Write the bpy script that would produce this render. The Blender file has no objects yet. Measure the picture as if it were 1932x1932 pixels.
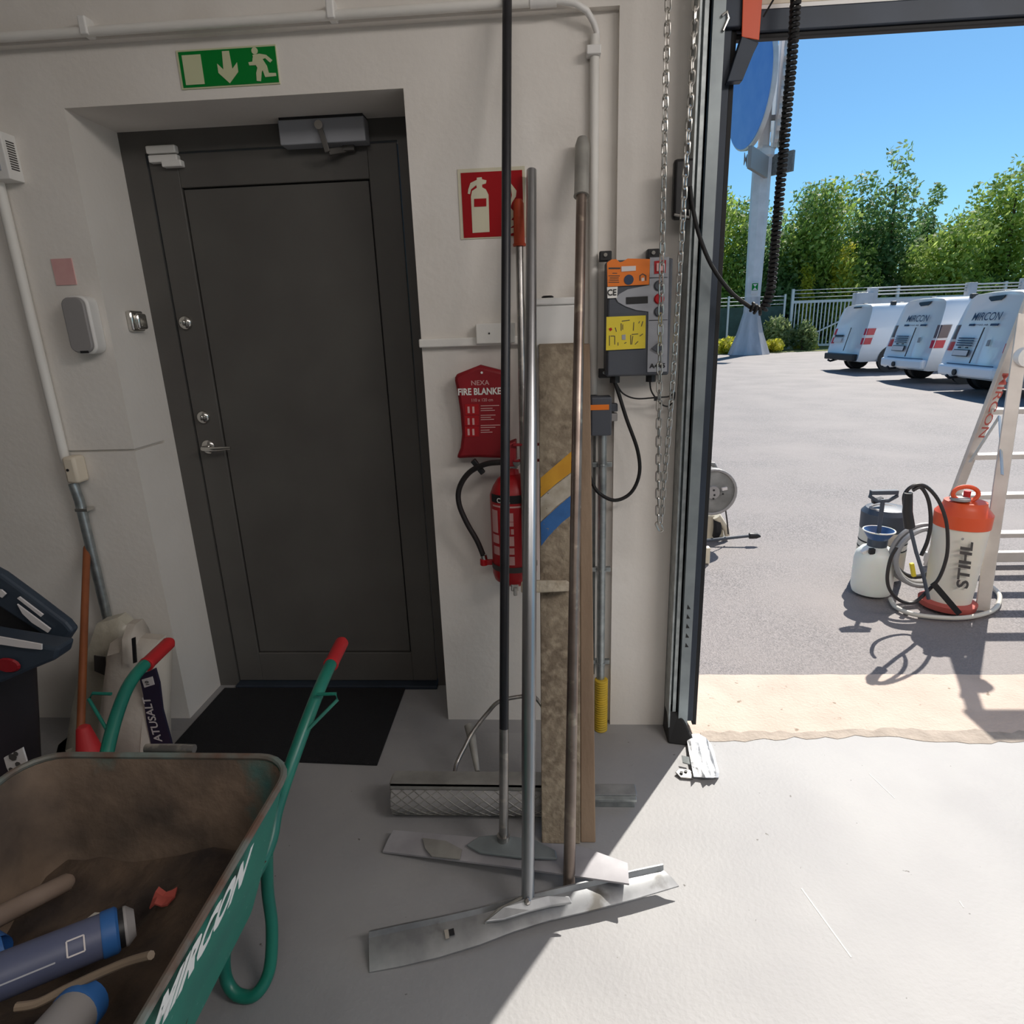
import bpy, math, random
from mathutils import Vector, Matrix
random.seed(7)
scene = bpy.context.scene
COL = scene.collection

# ------------------------------------------------------------------ camera
F = 1165.0; PITCH = 16.307; ROLL = -1.962; YAW = 3.684; CAMH = 1.5
_p, _y, _r = (math.radians(a) for a in (PITCH, YAW, ROLL))
FW = Vector((-math.sin(_y)*math.cos(_p), math.cos(_y)*math.cos(_p), -math.sin(_p)))
_rt = FW.cross(Vector((0, 0, 1))).normalized(); _up = _rt.cross(FW)
RT = _rt*math.cos(_r) + _up*math.sin(_r)
UP = -_rt*math.sin(_r) + _up*math.cos(_r)
EYE = Vector((0, 0, CAMH))
cd = bpy.data.cameras.new('camera'); cam = bpy.data.objects.new('camera', cd); COL.objects.link(cam)
cd.sensor_width = 36.0; cd.lens = F/1932*36.0; cd.clip_end = 500
cam.matrix_world = Matrix(((RT.x, UP.x, -FW.x, EYE.x), (RT.y, UP.y, -FW.y, EYE.y), (RT.z, UP.z, -FW.z, EYE.z), (0, 0, 0, 1)))
scene.camera = cam

# ------------------------------------------------------------------ world, sun, fill lights, exposure
SUN_EL = 48.2; SUN_DIR = Vector((0.544, 0.839, 0)).normalized()      # towards the sun, on the ground
w = bpy.data.worlds.new('World'); scene.world = w; w.use_nodes = True
nt = w.node_tree; bg = nt.nodes['Background']
sky = nt.nodes.new('ShaderNodeTexSky'); sky.sky_type = 'NISHITA'; sky.sun_disc = False
sky.sun_elevation = math.radians(SUN_EL); sky.sun_rotation = math.atan2(SUN_DIR.x, SUN_DIR.y)
sky.altitude = 0; sky.air_density = 1.0; sky.dust_density = 0.3; sky.ozone_density = 4.0
tint = nt.nodes.new('ShaderNodeMix'); tint.data_type = 'RGBA'; tint.blend_type = 'MULTIPLY'; tint.inputs[0].default_value = 1; tint.clamp_result = False
tint.inputs[7].default_value = (.86, 1.30, 1.46, 1)
nt.links.new(sky.outputs[0], tint.inputs[6]); nt.links.new(tint.outputs[2], bg.inputs[0]); bg.inputs[1].default_value = 0.059
sl = bpy.data.lights.new('sun', 'SUN'); sun = bpy.data.objects.new('sun', sl); COL.objects.link(sun)
sl.energy = 5.0; sl.angle = math.radians(0.53); sl.color = (1.0, 0.95, 0.87)
_e = math.radians(SUN_EL)
_sd = Vector((SUN_DIR.x*math.cos(_e), SUN_DIR.y*math.cos(_e), math.sin(_e)))
sun.rotation_euler = _sd.to_track_quat('Z', 'Y').to_euler()
# added fill lights to brighten the hall, unseen, behind and right of the camera
for lx, ly, en in ((2.6, -0.3, 44), (0.2, -1.4, 14)):
    al = bpy.data.lights.new('fill_light', 'AREA'); ao = bpy.data.objects.new('fill_light', al); COL.objects.link(ao)
    al.shape = 'RECTANGLE'; al.size = 2.4; al.size_y = 0.5; al.energy = en; al.color = (1.0, 0.94, 0.90)
    ao.location = (lx, ly, 3.1); ao.rotation_euler = (math.radians(25), 0, 0)
scene.view_settings.view_transform = 'Standard'; scene.view_settings.look = 'None'
scene.view_settings.gamma = 1.0; scene.view_settings.use_curve_mapping = False
scene.view_settings.exposure = 0.47

# ------------------------------------------------------------------ geometry helpers
def ray(x, y): return FW + RT*((x-966)/F) - UP*((y-966)/F)
def P(x, y, Y):   d = ray(x, y); return EYE + d*((Y-EYE.y)/d.y)
def PZ(x, y, Z=0.0): d = ray(x, y); return EYE + d*((Z-EYE.z)/d.z)
def PX(x, y, X):  d = ray(x, y); return EYE + d*((X-EYE.x)/d.x)
V = Vector

class MB:
    def __init__(s): s.v = []; s.f = []
    def add(s, vs, fs):
        n = len(s.v); s.v += [V(a) for a in vs]; s.f += [tuple(i+n for i in f) for f in fs]; return s
    def box(s, x0, x1, y0, y1, z0, z1):
        return s.hexa([(x0,y0,z0),(x1,y0,z0),(x1,y1,z0),(x0,y1,z0),(x0,y0,z1),(x1,y0,z1),(x1,y1,z1),(x0,y1,z1)])
    def hexa(s, p):
        return s.add(p, [(3,2,1,0),(4,5,6,7),(0,1,5,4),(1,2,6,5),(2,3,7,6),(3,0,4,7)])
    def obox(s, c, ax, ay, az, hx, hy, hz):
        c = V(c); ax, ay, az = V(ax).normalized()*hx, V(ay).normalized()*hy, V(az).normalized()*hz
        return s.hexa([c-ax-ay-az, c+ax-ay-az, c+ax+ay-az, c-ax+ay-az, c-ax-ay+az, c+ax-ay+az, c+ax+ay+az, c-ax+ay+az])
    def bar(s, a, b, wdt, thk, up=(0,0,1)):
        a, b = V(a), V(b); d = (b-a).normalized(); sd = d.cross(V(up))
        if sd.length < 1e-4: sd = d.cross(V((0,1,0)))
        sd.normalize(); n = sd.cross(d)
        return s.obox((a+b)/2, d, sd, n, (b-a).length/2, wdt/2, thk/2)
    def prism(s, pts, o, ux, uy, dep):
        """polygon pts (2-D) at origin o along ux, uy, pushed along vector dep"""
        o, ux, uy, dep = V(o), V(ux), V(uy), V(dep); n = len(pts)
        A = [o + ux*p[0] + uy*p[1] for p in pts]; B = [a + dep for a in A]
        return s.add(A+B, [tuple(range(n))[::-1], tuple(range(n, 2*n))] + [(i, (i+1) % n, n+(i+1) % n, n+i) for i in range(n)])
    def poly3(s, pts, dep):
        n = len(pts); A = [V(p) for p in pts]; B = [a+V(dep) for a in A]
        return s.add(A+B, [tuple(range(n))[::-1], tuple(range(n, 2*n))] + [(i, (i+1) % n, n+(i+1) % n, n+i) for i in range(n)])
    def tube(s, pts, r, seg=10, caps=True, closed=False):
        pts = [V(p) for p in pts]; n = len(pts)
        rs = r if isinstance(r, (list, tuple)) else [r]*n
        def tan(i):
            if closed: return (pts[(i+1) % n]-pts[i-1]).normalized()
            a = pts[max(i-1, 0)]; b = pts[min(i+1, n-1)]; return (b-a).normalized()
        t = tan(0); u = t.orthogonal().normalized(); base = len(s.v); vs = []
        for i in range(n):
            t2 = tan(i); u = (u - t2*u.dot(t2))
            u = u.normalized() if u.length > 1e-6 else t2.orthogonal().normalized()
            w_ = t2.cross(u)
            for k in range(seg):
                a = 2*math.pi*k/seg; vs.append(pts[i] + (u*math.cos(a)+w_*math.sin(a))*rs[i])
        fs = []
        for i in range(n if closed else n-1):
            j = (i+1) % n
            for k in range(seg):
                k2 = (k+1) % seg; fs.append((i*seg+k, i*seg+k2, j*seg+k2, j*seg+k))
        if caps and not closed:
            fs.append(tuple(range(seg))[::-1]); fs.append(tuple((n-1)*seg+k for k in range(seg)))
        return s.add(vs, fs)
    def lathe(s, prof, o, ax=(0,0,1), seg=24, sx=1.0, sy=1.0):
        o = V(o); ax = V(ax).normalized(); u = V((1,0,0)) if abs(ax.x) < .9 else V((0,0,1))
        u = (u-ax*u.dot(ax)).normalized(); w_ = ax.cross(u); vs = []; fs = []; n = len(prof)
        for (r, h) in prof:
            for k in range(seg):
                a = 2*math.pi*k/seg; vs.append(o + ax*h + u*(math.cos(a)*r*sx) + w_*(math.sin(a)*r*sy))
        for i in range(n-1):
            for k in range(seg):
                k2 = (k+1) % seg; fs.append((i*seg+k, i*seg+k2, (i+1)*seg+k2, (i+1)*seg+k))
        fs.append(tuple(range(seg))[::-1]); fs.append(tuple((n-1)*seg+k for k in range(seg)))
        return s.add(vs, fs)
    def grid(s, rows, thick=None):
        """rows of points; thick = vector function/const for a solid sheet"""
        nr, nc = len(rows), len(rows[0]); A = [V(p) for r_ in rows for p in r_]
        fs = [(i*nc+j, i*nc+j+1, (i+1)*nc+j+1, (i+1)*nc+j) for i in range(nr-1) for j in range(nc-1)]
        if thick is None: return s.add(A, fs)
        t = V(thick); B = [a+t for a in A]; m = len(A)
        fs2 = [tuple(i+m for i in f[::-1]) for f in fs]; rim = []
        loop = [j for j in range(nc)] + [i*nc+nc-1 for i in range(1, nr)] + [(nr-1)*nc+j for j in range(nc-2, -1, -1)] + [i*nc for i in range(nr-2, 0, -1)]
        for a, b in zip(loop, loop[1:]+loop[:1]): rim.append((b, a, a+m, b+m))
        return s.add(A+B, fs+fs2+rim)
    def loft(s, secs, cap=True):
        n = len(secs[0]); vs = [p for sc in secs for p in sc]; fs = []
        for i in range(len(secs)-1):
            for k in range(n):
                k2 = (k+1) % n; fs.append((i*n+k, i*n+k2, (i+1)*n+k2, (i+1)*n+k))
        if cap: fs.append(tuple(range(n))[::-1]); fs.append(tuple((len(secs)-1)*n+k for k in range(n)))
        return s.add(vs, fs)
    def build(s, name, mat, parent=None, smooth=False, bevel=0.0, local=False, sub=0):
        me = bpy.data.meshes.new(name); o = bpy.data.objects.new(name, me); COL.objects.link(o)
        off = V((0, 0, 0))
        if parent is None:
            xs = [p.x for p in s.v]; ys = [p.y for p in s.v]; zs = [p.z for p in s.v]
            off = V(((min(xs)+max(xs))/2, (min(ys)+max(ys))/2, min(zs))); o.location = off
        else:
            o.parent = parent
            if not local:
                r = parent
                while r.parent: r = r.parent
                off = r.location.copy()
                q = parent
                while q.parent: off = off + q.location*0; q = q.parent
        me.from_pydata([tuple(p-off) for p in s.v], [], s.f); me.update()
        import bmesh
        bm = bmesh.new(); bm.from_mesh(me); bmesh.ops.recalc_face_normals(bm, faces=bm.faces); bm.to_mesh(me); bm.free()
        if mat: me.materials.append(M[mat] if isinstance(mat, str) else mat)
        if smooth:
            me.polygons.foreach_set('use_smooth', [True]*len(me.polygons)); me.set_sharp_from_angle(angle=math.radians(40))
        if bevel:
            b = o.modifiers.new('bevel', 'BEVEL'); b.width = bevel; b.segments = 2; b.limit_method = 'ANGLE'; b.angle_limit = math.radians(40)
        if sub:
            b = o.modifiers.new('sub', 'SUBSURF'); b.levels = sub; b.render_levels = sub
        return o

def tag(o, label, cat, group=None, kind=None):
    if label: o['label'] = label
    if cat: o['category'] = cat
    if group: o['group'] = group
    if kind: o['kind'] = kind
    return o
def struct(o): o['kind'] = 'structure'; return o
def thing(name, label, cat, loc=(0,0,0), rotz=0.0, group=None):
    o = bpy.data.objects.new(name, None); COL.objects.link(o); o.empty_display_size = .05
    o.location = loc; o.rotation_euler = (0, 0, rotz); return tag(o, label, cat, group)
def share(src, parent, mw=None):
    c = src.copy(); COL.objects.link(c); c.parent = parent
    if mw is not None: c.matrix_local = mw
    return c
def text(name, s, o, ux, uy, height, mat, parent, bold=0.0, ext=0.0006, shear=0.0, width=None, local=False, align='LEFT'):
    """lettering as a thin mesh part; o = lower left (or centre), ux reading direction, uy up direction"""
    cu = bpy.data.curves.new(name, 'FONT'); cu.body = s; cu.size = 1.0; cu.extrude = 0.0; cu.offset = bold; cu.shear = shear
    cu.resolution_u = 3
    t = bpy.data.objects.new('tmp', cu); COL.objects.link(t)
    dg = bpy.context.evaluated_depsgraph_get(); me = bpy.data.meshes.new_from_object(t.evaluated_get(dg))
    vs = [v.co.copy() for v in me.vertices]; fs = [tuple(p.vertices) for p in me.polygons]
    bpy.data.objects.remove(t); bpy.data.curves.remove(cu); bpy.data.meshes.remove(me)
    x0 = min(v.x for v in vs); x1 = max(v.x for v in vs); y0 = min(v.y for v in vs); y1 = max(v.y for v in vs)
    sy = height/(y1-y0); sx = width/(x1-x0) if width else sy
    ux, uy = V(ux).normalized(), V(uy).normalized(); n = ux.cross(uy)
    m = MB(); sh = -(x1-x0)*sx/2 if align == 'CENTER' else 0
    pts = [V(o)+ux*((v.x-x0)*sx+sh)+uy*((v.y-y0)*sy)+n*ext for v in vs]
    m.add(pts, fs)
    ob = m.build(name, mat, parent, local=local); return ob

# ------------------------------------------------------------------ materials
def srgb(c):
    r = []
    for v in c:
        v = v/255; r.append(v/12.92 if v <= .04045 else ((v+.055)/1.055)**2.4)
    return (*r, 1)
M = {}
def mat(name, c, rough=.6, metal=0.0, c2=None, scale=8.0, detail=5.0, bump=0.0, bscale=60.0, lo=.35, hi=.65, spec=.5, c3=None, scale3=3, lo3=.55, hi3=.62,
        emit=0, trans=0, alpha=1, sss=0, stretch=None, coat=0):
    m = bpy.data.materials.new(name); m.use_nodes = True; M[name] = m
    n = m.node_tree.nodes; L = m.node_tree.links; b = n['Principled BSDF']
    b.inputs['Base Color'].default_value = srgb(c); b.inputs['Roughness'].default_value = rough; b.inputs['Metallic'].default_value = metal
    b.inputs['Specular IOR Level'].default_value = spec
    if coat: b.inputs['Coat Weight'].default_value = coat
    if trans: b.inputs['Transmission Weight'].default_value = trans
    if alpha < 1: b.inputs['Alpha'].default_value = alpha
    if sss: b.inputs['Subsurface Weight'].default_value = sss; b.inputs['Subsurface Scale'].default_value = .02
    if emit: b.inputs['Emission Color'].default_value = srgb(c); b.inputs['Emission Strength'].default_value = emit
    tc = n.new('ShaderNodeTexCoord'); src = tc.outputs['Object']
    if stretch:
        mp = n.new('ShaderNodeMapping'); mp.inputs['Scale'].default_value = stretch; L.new(src, mp.inputs[0]); src = mp.outputs[0]
    col = None
    def layer(prev, ca, cb, sc, l, h, det):
        t = n.new('ShaderNodeTexNoise'); t.inputs['Scale'].default_value = sc; t.inputs['Detail'].default_value = det; L.new(src, t.inputs['Vector'])
        r = n.new('ShaderNodeMapRange'); r.inputs[1].default_value = l; r.inputs[2].default_value = h; L.new(t.outputs[0], r.inputs[0])
        mx = n.new('ShaderNodeMix'); mx.data_type = 'RGBA'; L.new(r.outputs[0], mx.inputs[0])
        if prev is None: mx.inputs[6].default_value = srgb(ca)
        else: L.new(prev, mx.inputs[6])
        mx.inputs[7].default_value = srgb(cb); return mx.outputs[2]
    if c2: col = layer(None, c, c2, scale, lo, hi, detail)
    if c3: col = layer(col, c, c3, scale3, lo3, hi3, 8)
    if col is not None: L.new(col, b.inputs['Base Color'])
    if bump:
        t = n.new('ShaderNodeTexNoise'); t.inputs['Scale'].default_value = bscale; t.inputs['Detail'].default_value = 4; L.new(src, t.inputs['Vector'])
        bp = n.new('ShaderNodeBump'); bp.inputs['Strength'].default_value = bump; bp.inputs['Distance'].default_value = .01
        L.new(t.outputs[0], bp.inputs['Height']); L.new(bp.outputs[0], b.inputs['Normal'])
    return m

mat('wall_paint', (236,231,224), .75, c2=(228,222,214), scale=2.2, bump=.12, bscale=45, c3=(214,207,198), scale3=1.3, lo3=.58, hi3=.75)
mat('white_paint', (238,235,229), .6, c2=(228,225,218), scale=3, bump=.06, bscale=60)
mat('ceiling_paint', (228,224,218), .8)
mat('concrete', (152,151,151), .6, c2=(141,140,141), scale=2.5, bump=.12, bscale=80, c3=(92,88,84), scale3=38, lo3=.73, hi3=.76)
mat('scratch_pale', (196,194,191), .6)
mat('joint_grime', (172,160,148), .9, c2=(154,143,132), scale=14, bump=.5, bscale=60)
mat('sill_concrete', (196,178,165), .85, c2=(186,168,155), scale=6, bump=.4, bscale=90, c3=(140,124,108), scale3=24, lo3=.68, hi3=.72)
mat('door_grey', (92,90,86), .5, c2=(84,81,78), scale=3)
mat('black_plastic', (28,28,30), .45)
mat('black_rubber', (22,22,23), .7)
mat('mat_black', (20,20,24), .95, bump=.8, bscale=300)
mat('chrome', (215,213,208), .18, 1.0)
mat('aluminium', (180,182,184), .42, .9, c2=(150,152,155), scale=14, c3=(120,118,114), scale3=9, lo3=.6, hi3=.7)
mat('alu_pole', (190,192,194), .3, .95, c2=(160,160,162), scale=6, stretch=(1,1,.15))
mat('dusty_alu', (170,168,162), .6, .5, c2=(140,138,133), scale=9, c3=(190,186,178), scale3=6, lo3=.6, hi3=.66)
mat('galvanised', (178,184,184), .4, .85, c2=(150,156,157), scale=30)
mat('steel_dark', (48,57,70), .5, .2, c2=(42,50,61), scale=8)
mat('bronzed_steel', (156,142,132), .34, .85, c2=(120,106,98), scale=9, c3=(176,162,146), scale3=24, lo3=.58, hi3=.68)
mat('dark_alu', (176,174,178), .55, .35, c2=(156,154,158), scale=9)
mat('rail_steel', (150,158,160), .4, .5, c2=(132,140,143), scale=10)
mat('cement_wood', (204,192,172), .85, c2=(172,158,138), scale=16, bump=.6, bscale=60)
mat('worn_steel', (172,169,166), .32, .9, c2=(140,137,134), scale=10, c3=(186,180,172), scale3=30, lo3=.55, hi3=.65)
mat('grey_plastic', (74,78,86), .5)
mat('light_grey_plastic', (158,160,166), .45)
mat('white_plastic', (232,230,226), .4)
mat('dim_grey_plastic', (150,147,146), .5)
mat('cream_plastic', (226,214,194), .5)
mat('white_ink', (238,236,230), .6)
mat('black_ink', (24,24,26), .6)
mat('dark_grey_ink', (70,66,64), .6)
mat('navy_ink', (40,56,84), .5)
mat('orange', (232,122,32), .5)
mat('orange_grip', (176,62,26), .55)
mat('safety_orange', (222,84,40), .4)
mat('yellow', (226,204,58), .5)
mat('yellow_conduit', (206,170,40), .6, c2=(190,160,50), scale=20)
mat('red', (176,18,28), .4)
mat('deep_red', (150,16,30), .55, c2=(132,12,24), scale=6)
mat('red_rubber', (190,40,44), .6)
mat('pink_faded', (222,176,172), .7, c2=(212,160,158), scale=14)
mat('sign_red', (164,10,20), .5, spec=.2)
mat('sign_cream', (216,210,184), .5)
mat('sign_green', (0,126,48), .5, spec=.2)
mat('sign_glow', (206,208,170), .5)
mat('barrow_green', (24,128,108), .4, c2=(30,112,98), scale=6, c3=(110,160,148), scale3=70, lo3=.68, hi3=.7)
mat('barrow_inside', (122,104,88), .85, c2=(74,64,56), scale=6, c3=(58,116,112), scale3=3.0, lo3=.54, hi3=.64, bump=.5, bscale=30)
mat('rim_worn', (120,132,126), .55, .2, c2=(110,84,70), scale=12)
mat('barrow_tube', (28,120,100), .35, c2=(24,104,90), scale=8)
mat('soil', (52,44,40), .95, c2=(92,76,62), scale=7, bump=1.0, bscale=25)
mat('wood_handle', (150,132,118), .7, c2=(130,112,98), scale=8, stretch=(1,1,.2))
mat('broom_wood', (160,92,50), .55, c2=(138,76,42), scale=9, stretch=(1,1,.12))
mat('dirty_wood', (150,136,116), .85, c2=(116,102,86), scale=9, bump=.7, bscale=50, c3=(172,158,136), scale3=40, lo3=.46, hi3=.78)
mat('plain_wood', (150,128,106), .8, c2=(130,108,88), scale=8, stretch=(1,1,.12), bump=.2, bscale=70)
mat('paint_yellow', (206,152,36), .7, c2=(196,140,30), scale=20, c3=(70,60,48), scale3=60, lo3=.66, hi3=.7)
mat('paint_white', (190,182,168), .8, c2=(160,150,132), scale=24, c3=(60,54,46), scale3=60, lo3=.64, hi3=.68)
mat('paint_blue', (48,104,168), .7, c2=(40,92,150), scale=20, c3=(120,116,106), scale3=50, lo3=.68, hi3=.7)
mat('tube_slate', (92,98,124), .45, c2=(82,88,112), scale=6)
mat('tube_blue', (46,98,160), .5)
mat('rope', (138,122,104), .9)
mat('cardboard_white', (176,170,160), .8)
mat('bin_black', (34,34,40), .5, c2=(44,44,50), scale=5)
mat('bin_blue', (46,54,66), .5, c2=(56,68,80), scale=4)
mat('paper', (216,210,208), .7)
mat('clear_sack', (196,190,174), .35, c2=(174,168,152), scale=9, bump=.8, bscale=14)
mat('sack_white', (206,198,186), .6, c2=(190,180,168), scale=5, bump=.4, bscale=18)
mat('sack_navy', (44,40,62), .5)
mat('crumpled_foil', (236,238,240), .45, c2=(200,204,210), scale=26, bump=.9, bscale=40)
mat('van_white', (232,236,240), .25, coat=.5)
mat('van_black', (34,36,40), .5)
mat('tyre', (30,30,32), .8)
mat('rim_silver', (200,202,206), .35, .7)
mat('tail_red', (196,30,48), .2)
mat('tail_smoke', (104,84,82), .2)
mat('tail_clear', (226,214,210), .2)
mat('fence_steel', (196,202,204), .45, .5)
mat('fence_mesh', (58,84,78), .7, c2=(48,70,62), scale=3)
mat('post_white', (222,220,222), .5, c2=(206,204,206), scale=2)
mat('post_grey', (206,203,204), .7, c2=(168,166,168), scale=2, stretch=(1,1,.1))
mat('sign_blue', (96,150,232), .4, c2=(110,160,236), scale=1.5)
mat('sprayer_white', (230,232,224), .35, sss=.2)
mat('sprayer_cream', (226,220,206), .4, sss=.1)
mat('sprayer_grey', (64,72,84), .45)
mat('funnel_blue', (58,92,140), .4)
mat('hose_black', (38,34,34), .5)
mat('hose_clear', (206,200,188), .3)
mat('hose_grey', (150,150,152), .5)
mat('washer_grey', (136,136,134), .6, c2=(110,110,108), scale=10)
mat('washer_cream', (214,204,182), .6, c2=(196,186,166), scale=8)
mat('ladder_alu', (212,204,196), .45, .3, c2=(198,190,182), scale=8)
mat('pole_black', (26,26,30), .4, c2=(34,34,40), scale=9)
mat('chain_steel', (200,198,192), .3, 1.0)
mat('trunk_bark', (84,72,60), .9, bump=.6, bscale=12)
mat('grass', (120,138,70), .95, c2=(160,150,100), scale=3, bump=.5, bscale=20)

def asphalt():
    m = bpy.data.materials.new('asphalt'); m.use_nodes = True; M['asphalt'] = m
    n = m.node_tree.nodes; L = m.node_tree.links; b = n['Principled BSDF']; b.inputs['Roughness'].default_value = .7; b.inputs['Specular IOR Level'].default_value = .5
    tc = n.new('ShaderNodeTexCoord')
    v = n.new('ShaderNodeTexVoronoi'); v.inputs['Scale'].default_value = 130; L.new(tc.outputs['Object'], v.inputs['Vector'])
    r = n.new('ShaderNodeValToRGB'); e = r.color_ramp.elements
    e[0].position = .0; e[0].color = srgb((146,139,138)); e[1].position = 1; e[1].color = srgb((72,69,70))
    L.new(v.outputs['Color'], r.inputs[0])
    ns = n.new('ShaderNodeTexNoise'); ns.inputs['Scale'].default_value = 1.1; ns.inputs['Detail'].default_value = 6; L.new(tc.outputs['Object'], ns.inputs['Vector'])
    mr = n.new('ShaderNodeMapRange'); mr.inputs[1].default_value = .35; mr.inputs[2].default_value = .7; L.new(ns.outputs[0], mr.inputs[0])
    mx = n.new('ShaderNodeMix'); mx.data_type = 'RGBA'; L.new(mr.outputs[0], mx.inputs[0]); L.new(r.outputs[0], mx.inputs[6]); mx.inputs[7].default_value = srgb((132,125,123))
    mx.inputs[0].default_value = .3
    L.new(mx.outputs[2], b.inputs['Base Color'])
    bp = n.new('ShaderNodeBump'); bp.inputs['Strength'].default_value = .5; bp.inputs['Distance'].default_value = .006
    L.new(v.outputs['Distance'], bp.inputs['Height']); L.new(bp.outputs[0], b.inputs['Normal'])
asphalt()

def leafmat(name, cols):
    m = bpy.data.materials.new(name); m.use_nodes = True; M[name] = m
    n = m.node_tree.nodes; L = m.node_tree.links; b = n['Principled BSDF']; b.inputs['Roughness'].default_value = .5
    g = n.new('ShaderNodeNewGeometry'); r = n.new('ShaderNodeValToRGB'); r.color_ramp.interpolation = 'LINEAR'
    e = r.color_ramp.elements; e[0].color = srgb(cols[0]); e[1].color = srgb(cols[-1])
    for i, c in enumerate(cols[1:-1]): k = e.new((i+1)/(len(cols)-1)); k.color = srgb(c)
    L.new(g.outputs['Random Per Island'], r.inputs[0]); L.new(r.outputs[0], b.inputs['Base Color'])
    tr = n.new('ShaderNodeBsdfTranslucent'); L.new(r.outputs[0], tr.inputs[0]); ms = n.new('ShaderNodeMixShader'); ms.inputs[0].default_value = .65
    L.new(b.outputs[0], ms.inputs[1]); L.new(tr.outputs[0], ms.inputs[2]); L.new(ms.outputs[0], n['Material Output'].inputs[0])
leafmat('leaf_green', [(130,160,72),(170,194,92),(204,220,130)])
mat('faded_red', (178,84,74), .6)
leafmat('leaf_dark', [(100,138,84),(134,168,104),(172,196,136)])
leafmat('leaf_yellow', [(170,180,60),(206,204,72),(228,218,90)])
leafmat('leaf_pale', [(120,144,90),(160,176,116),(186,196,140)])

# ------------------------------------------------------------------ the building
YW = 2.145                                   # inner face of the front wall
OPL, OPR, OPT = -1.508, -0.425, 2.22         # door opening
GL, GR = 0.46, 4.60                          # garage opening
m = MB()
LW = -6.0; CGX = P(122, 872, 2.12).x
m.box(LW, CGX, YW, 2.45, 0, 3.2)                      # left of the conduit
m.box(CGX, OPL, YW, 2.45, 0, 1.126)                   # plinth under the groove
m.box(CGX, OPL-.012, YW+.012, 2.45, 1.126, 1.134)
m.box(OPL-.012, OPL, 2.33, 2.45, 1.126, 1.134)
m.box(CGX, OPL, YW, 2.45, 1.134, 3.2)
m.box(OPL, OPR, YW, 2.45, OPT, 3.2)
m.box(OPR, GL, YW, 2.45, 0, 3.2)
m.box(LW, .222, YW-.028, YW, 2.384, 3.2)                 # proud band over the door
m.box(.222, GL, YW-.028, YW, 0, 3.2)                     # proud strip beside the garage opening
m.box(GL, GR, YW, 2.45, 2.50, 3.2)
m.box(GR, 5.1, YW-.028, 2.45, 0, 3.2)
struct(m.build('wall_front', 'wall_paint'))
struct(MB().box(LW-.2, LW, -5, 2.45, 0, 3.2).build('wall_left', 'wall_paint'))
m = MB().box(4.9, 5.1, -5, -4.4, 0, 3.2).box(4.9, 5.1, 1.7, 2.45, 0, 3.2).box(4.9, 5.1, -4.4, 1.7, 2.75, 3.2)
struct(m.build('wall_right', 'wall_paint'))   # with an unseen gateway opening added to let more daylight in
struct(MB().box(LW-.2, 5.1, -5.2, -5, 0, 3.2).build('wall_back', 'wall_paint'))
struct(MB().box(LW-.2, 5.1, -5.2, 2.45, 3.2, 3.35).build('ceiling', 'ceiling_paint'))
struct(MB().box(LW-.2, 5.1, -5.2, 2.06, -.15, 0).build('floor', 'concrete'))
m = MB().box(LW-.2, GL, 2.06, 2.45, -.15, 0); struct(m.build('floor_edge', 'concrete'))
# sill of the garage opening, with a softly uneven far edge
rows = [[], []]
for i in range(80):
    x = GL+(5.1-GL)*i/79; rows[0].append((x, 2.06, 0.0)); rows[1].append((x, 2.486+random.uniform(-.004, .004), 0.0))
struct(MB().grid(rows, (0, 0, -.15)).build('sill', 'sill_concrete'))
rows = [[], []]                                # worn, dirty joint between floor slab and sill
for i in range(120):
    x = GL+.1+(5.0-GL)*i/119
    rows[0].append((x, 2.035+.012*math.sin(x*7)+random.uniform(-.012, .012), .0)); rows[1].append((x, 2.085+.014*math.sin(x*5+1)+random.uniform(-.012, .012), .0))
struct(MB().grid(rows, (0, 0, .0016)).build('floor_joint', 'joint_grime'))
m = MB(); m.box(-30, 60, 2.47, 33.6, -.2, -.006); m.box(5.1, 60, -30, 2.47, -.2, -.006); struct(m.build('ground', 'asphalt'))
m = MB(); m.box(-30, 80, 33.6, 90, -.2, .02); struct(m.build('verge', 'grass'))

# ---- door 1
DY = 2.395
d = bpy.data.objects.new('door_1', None); COL.objects.link(d); d.location = (-.965, DY, 0); struct(d)
fl, fr = OPL, OPR
MB().box(fl, -1.420, DY, 2.45, 0, OPT).build('frame_jamb', 'door_grey', d)
MB().box(-.508, fr, DY, 2.45, 0, OPT).build('frame_jamb', 'door_grey', d)
MB().box(-1.420, -.508, DY, 2.45, 2.150, OPT).build('frame_head', 'door_grey', d)
MB().box(-1.420, -.508, 2.36, 2.45, 0, .018).build('threshold', 'steel_dark', d, bevel=.004)
a = P(343, 356, DY+.006); b_ = P(697, 336, DY+.006)
lx0, lx1, lz0, lz1 = -1.415, -.513, .022, 2.145
px0, px1, pz0, pz1 = a.x, b_.x, .16, (a.z+b_.z)/2
leaf = MB()
leaf.box(lx0, px0, DY+.004, 2.445, lz0, lz1); leaf.box(px1, lx1, DY+.004, 2.445, lz0, lz1)
leaf.box(px0, px1, DY+.004, 2.445, pz1, lz1); leaf.box(px0, px1, DY+.004, 2.445, lz0, pz0)
lf = leaf.build('door_leaf', 'door_grey', d, bevel=.003)
MB().box(px0+.006, px1-.006, DY+.010, 2.44, pz0+.006, pz1-.006).build('panel', 'door_grey', lf)
MB().box(px0, px1, DY+.02, 2.44, pz0, pz1).build('panel_groove', 'black_rubber', lf)
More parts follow.
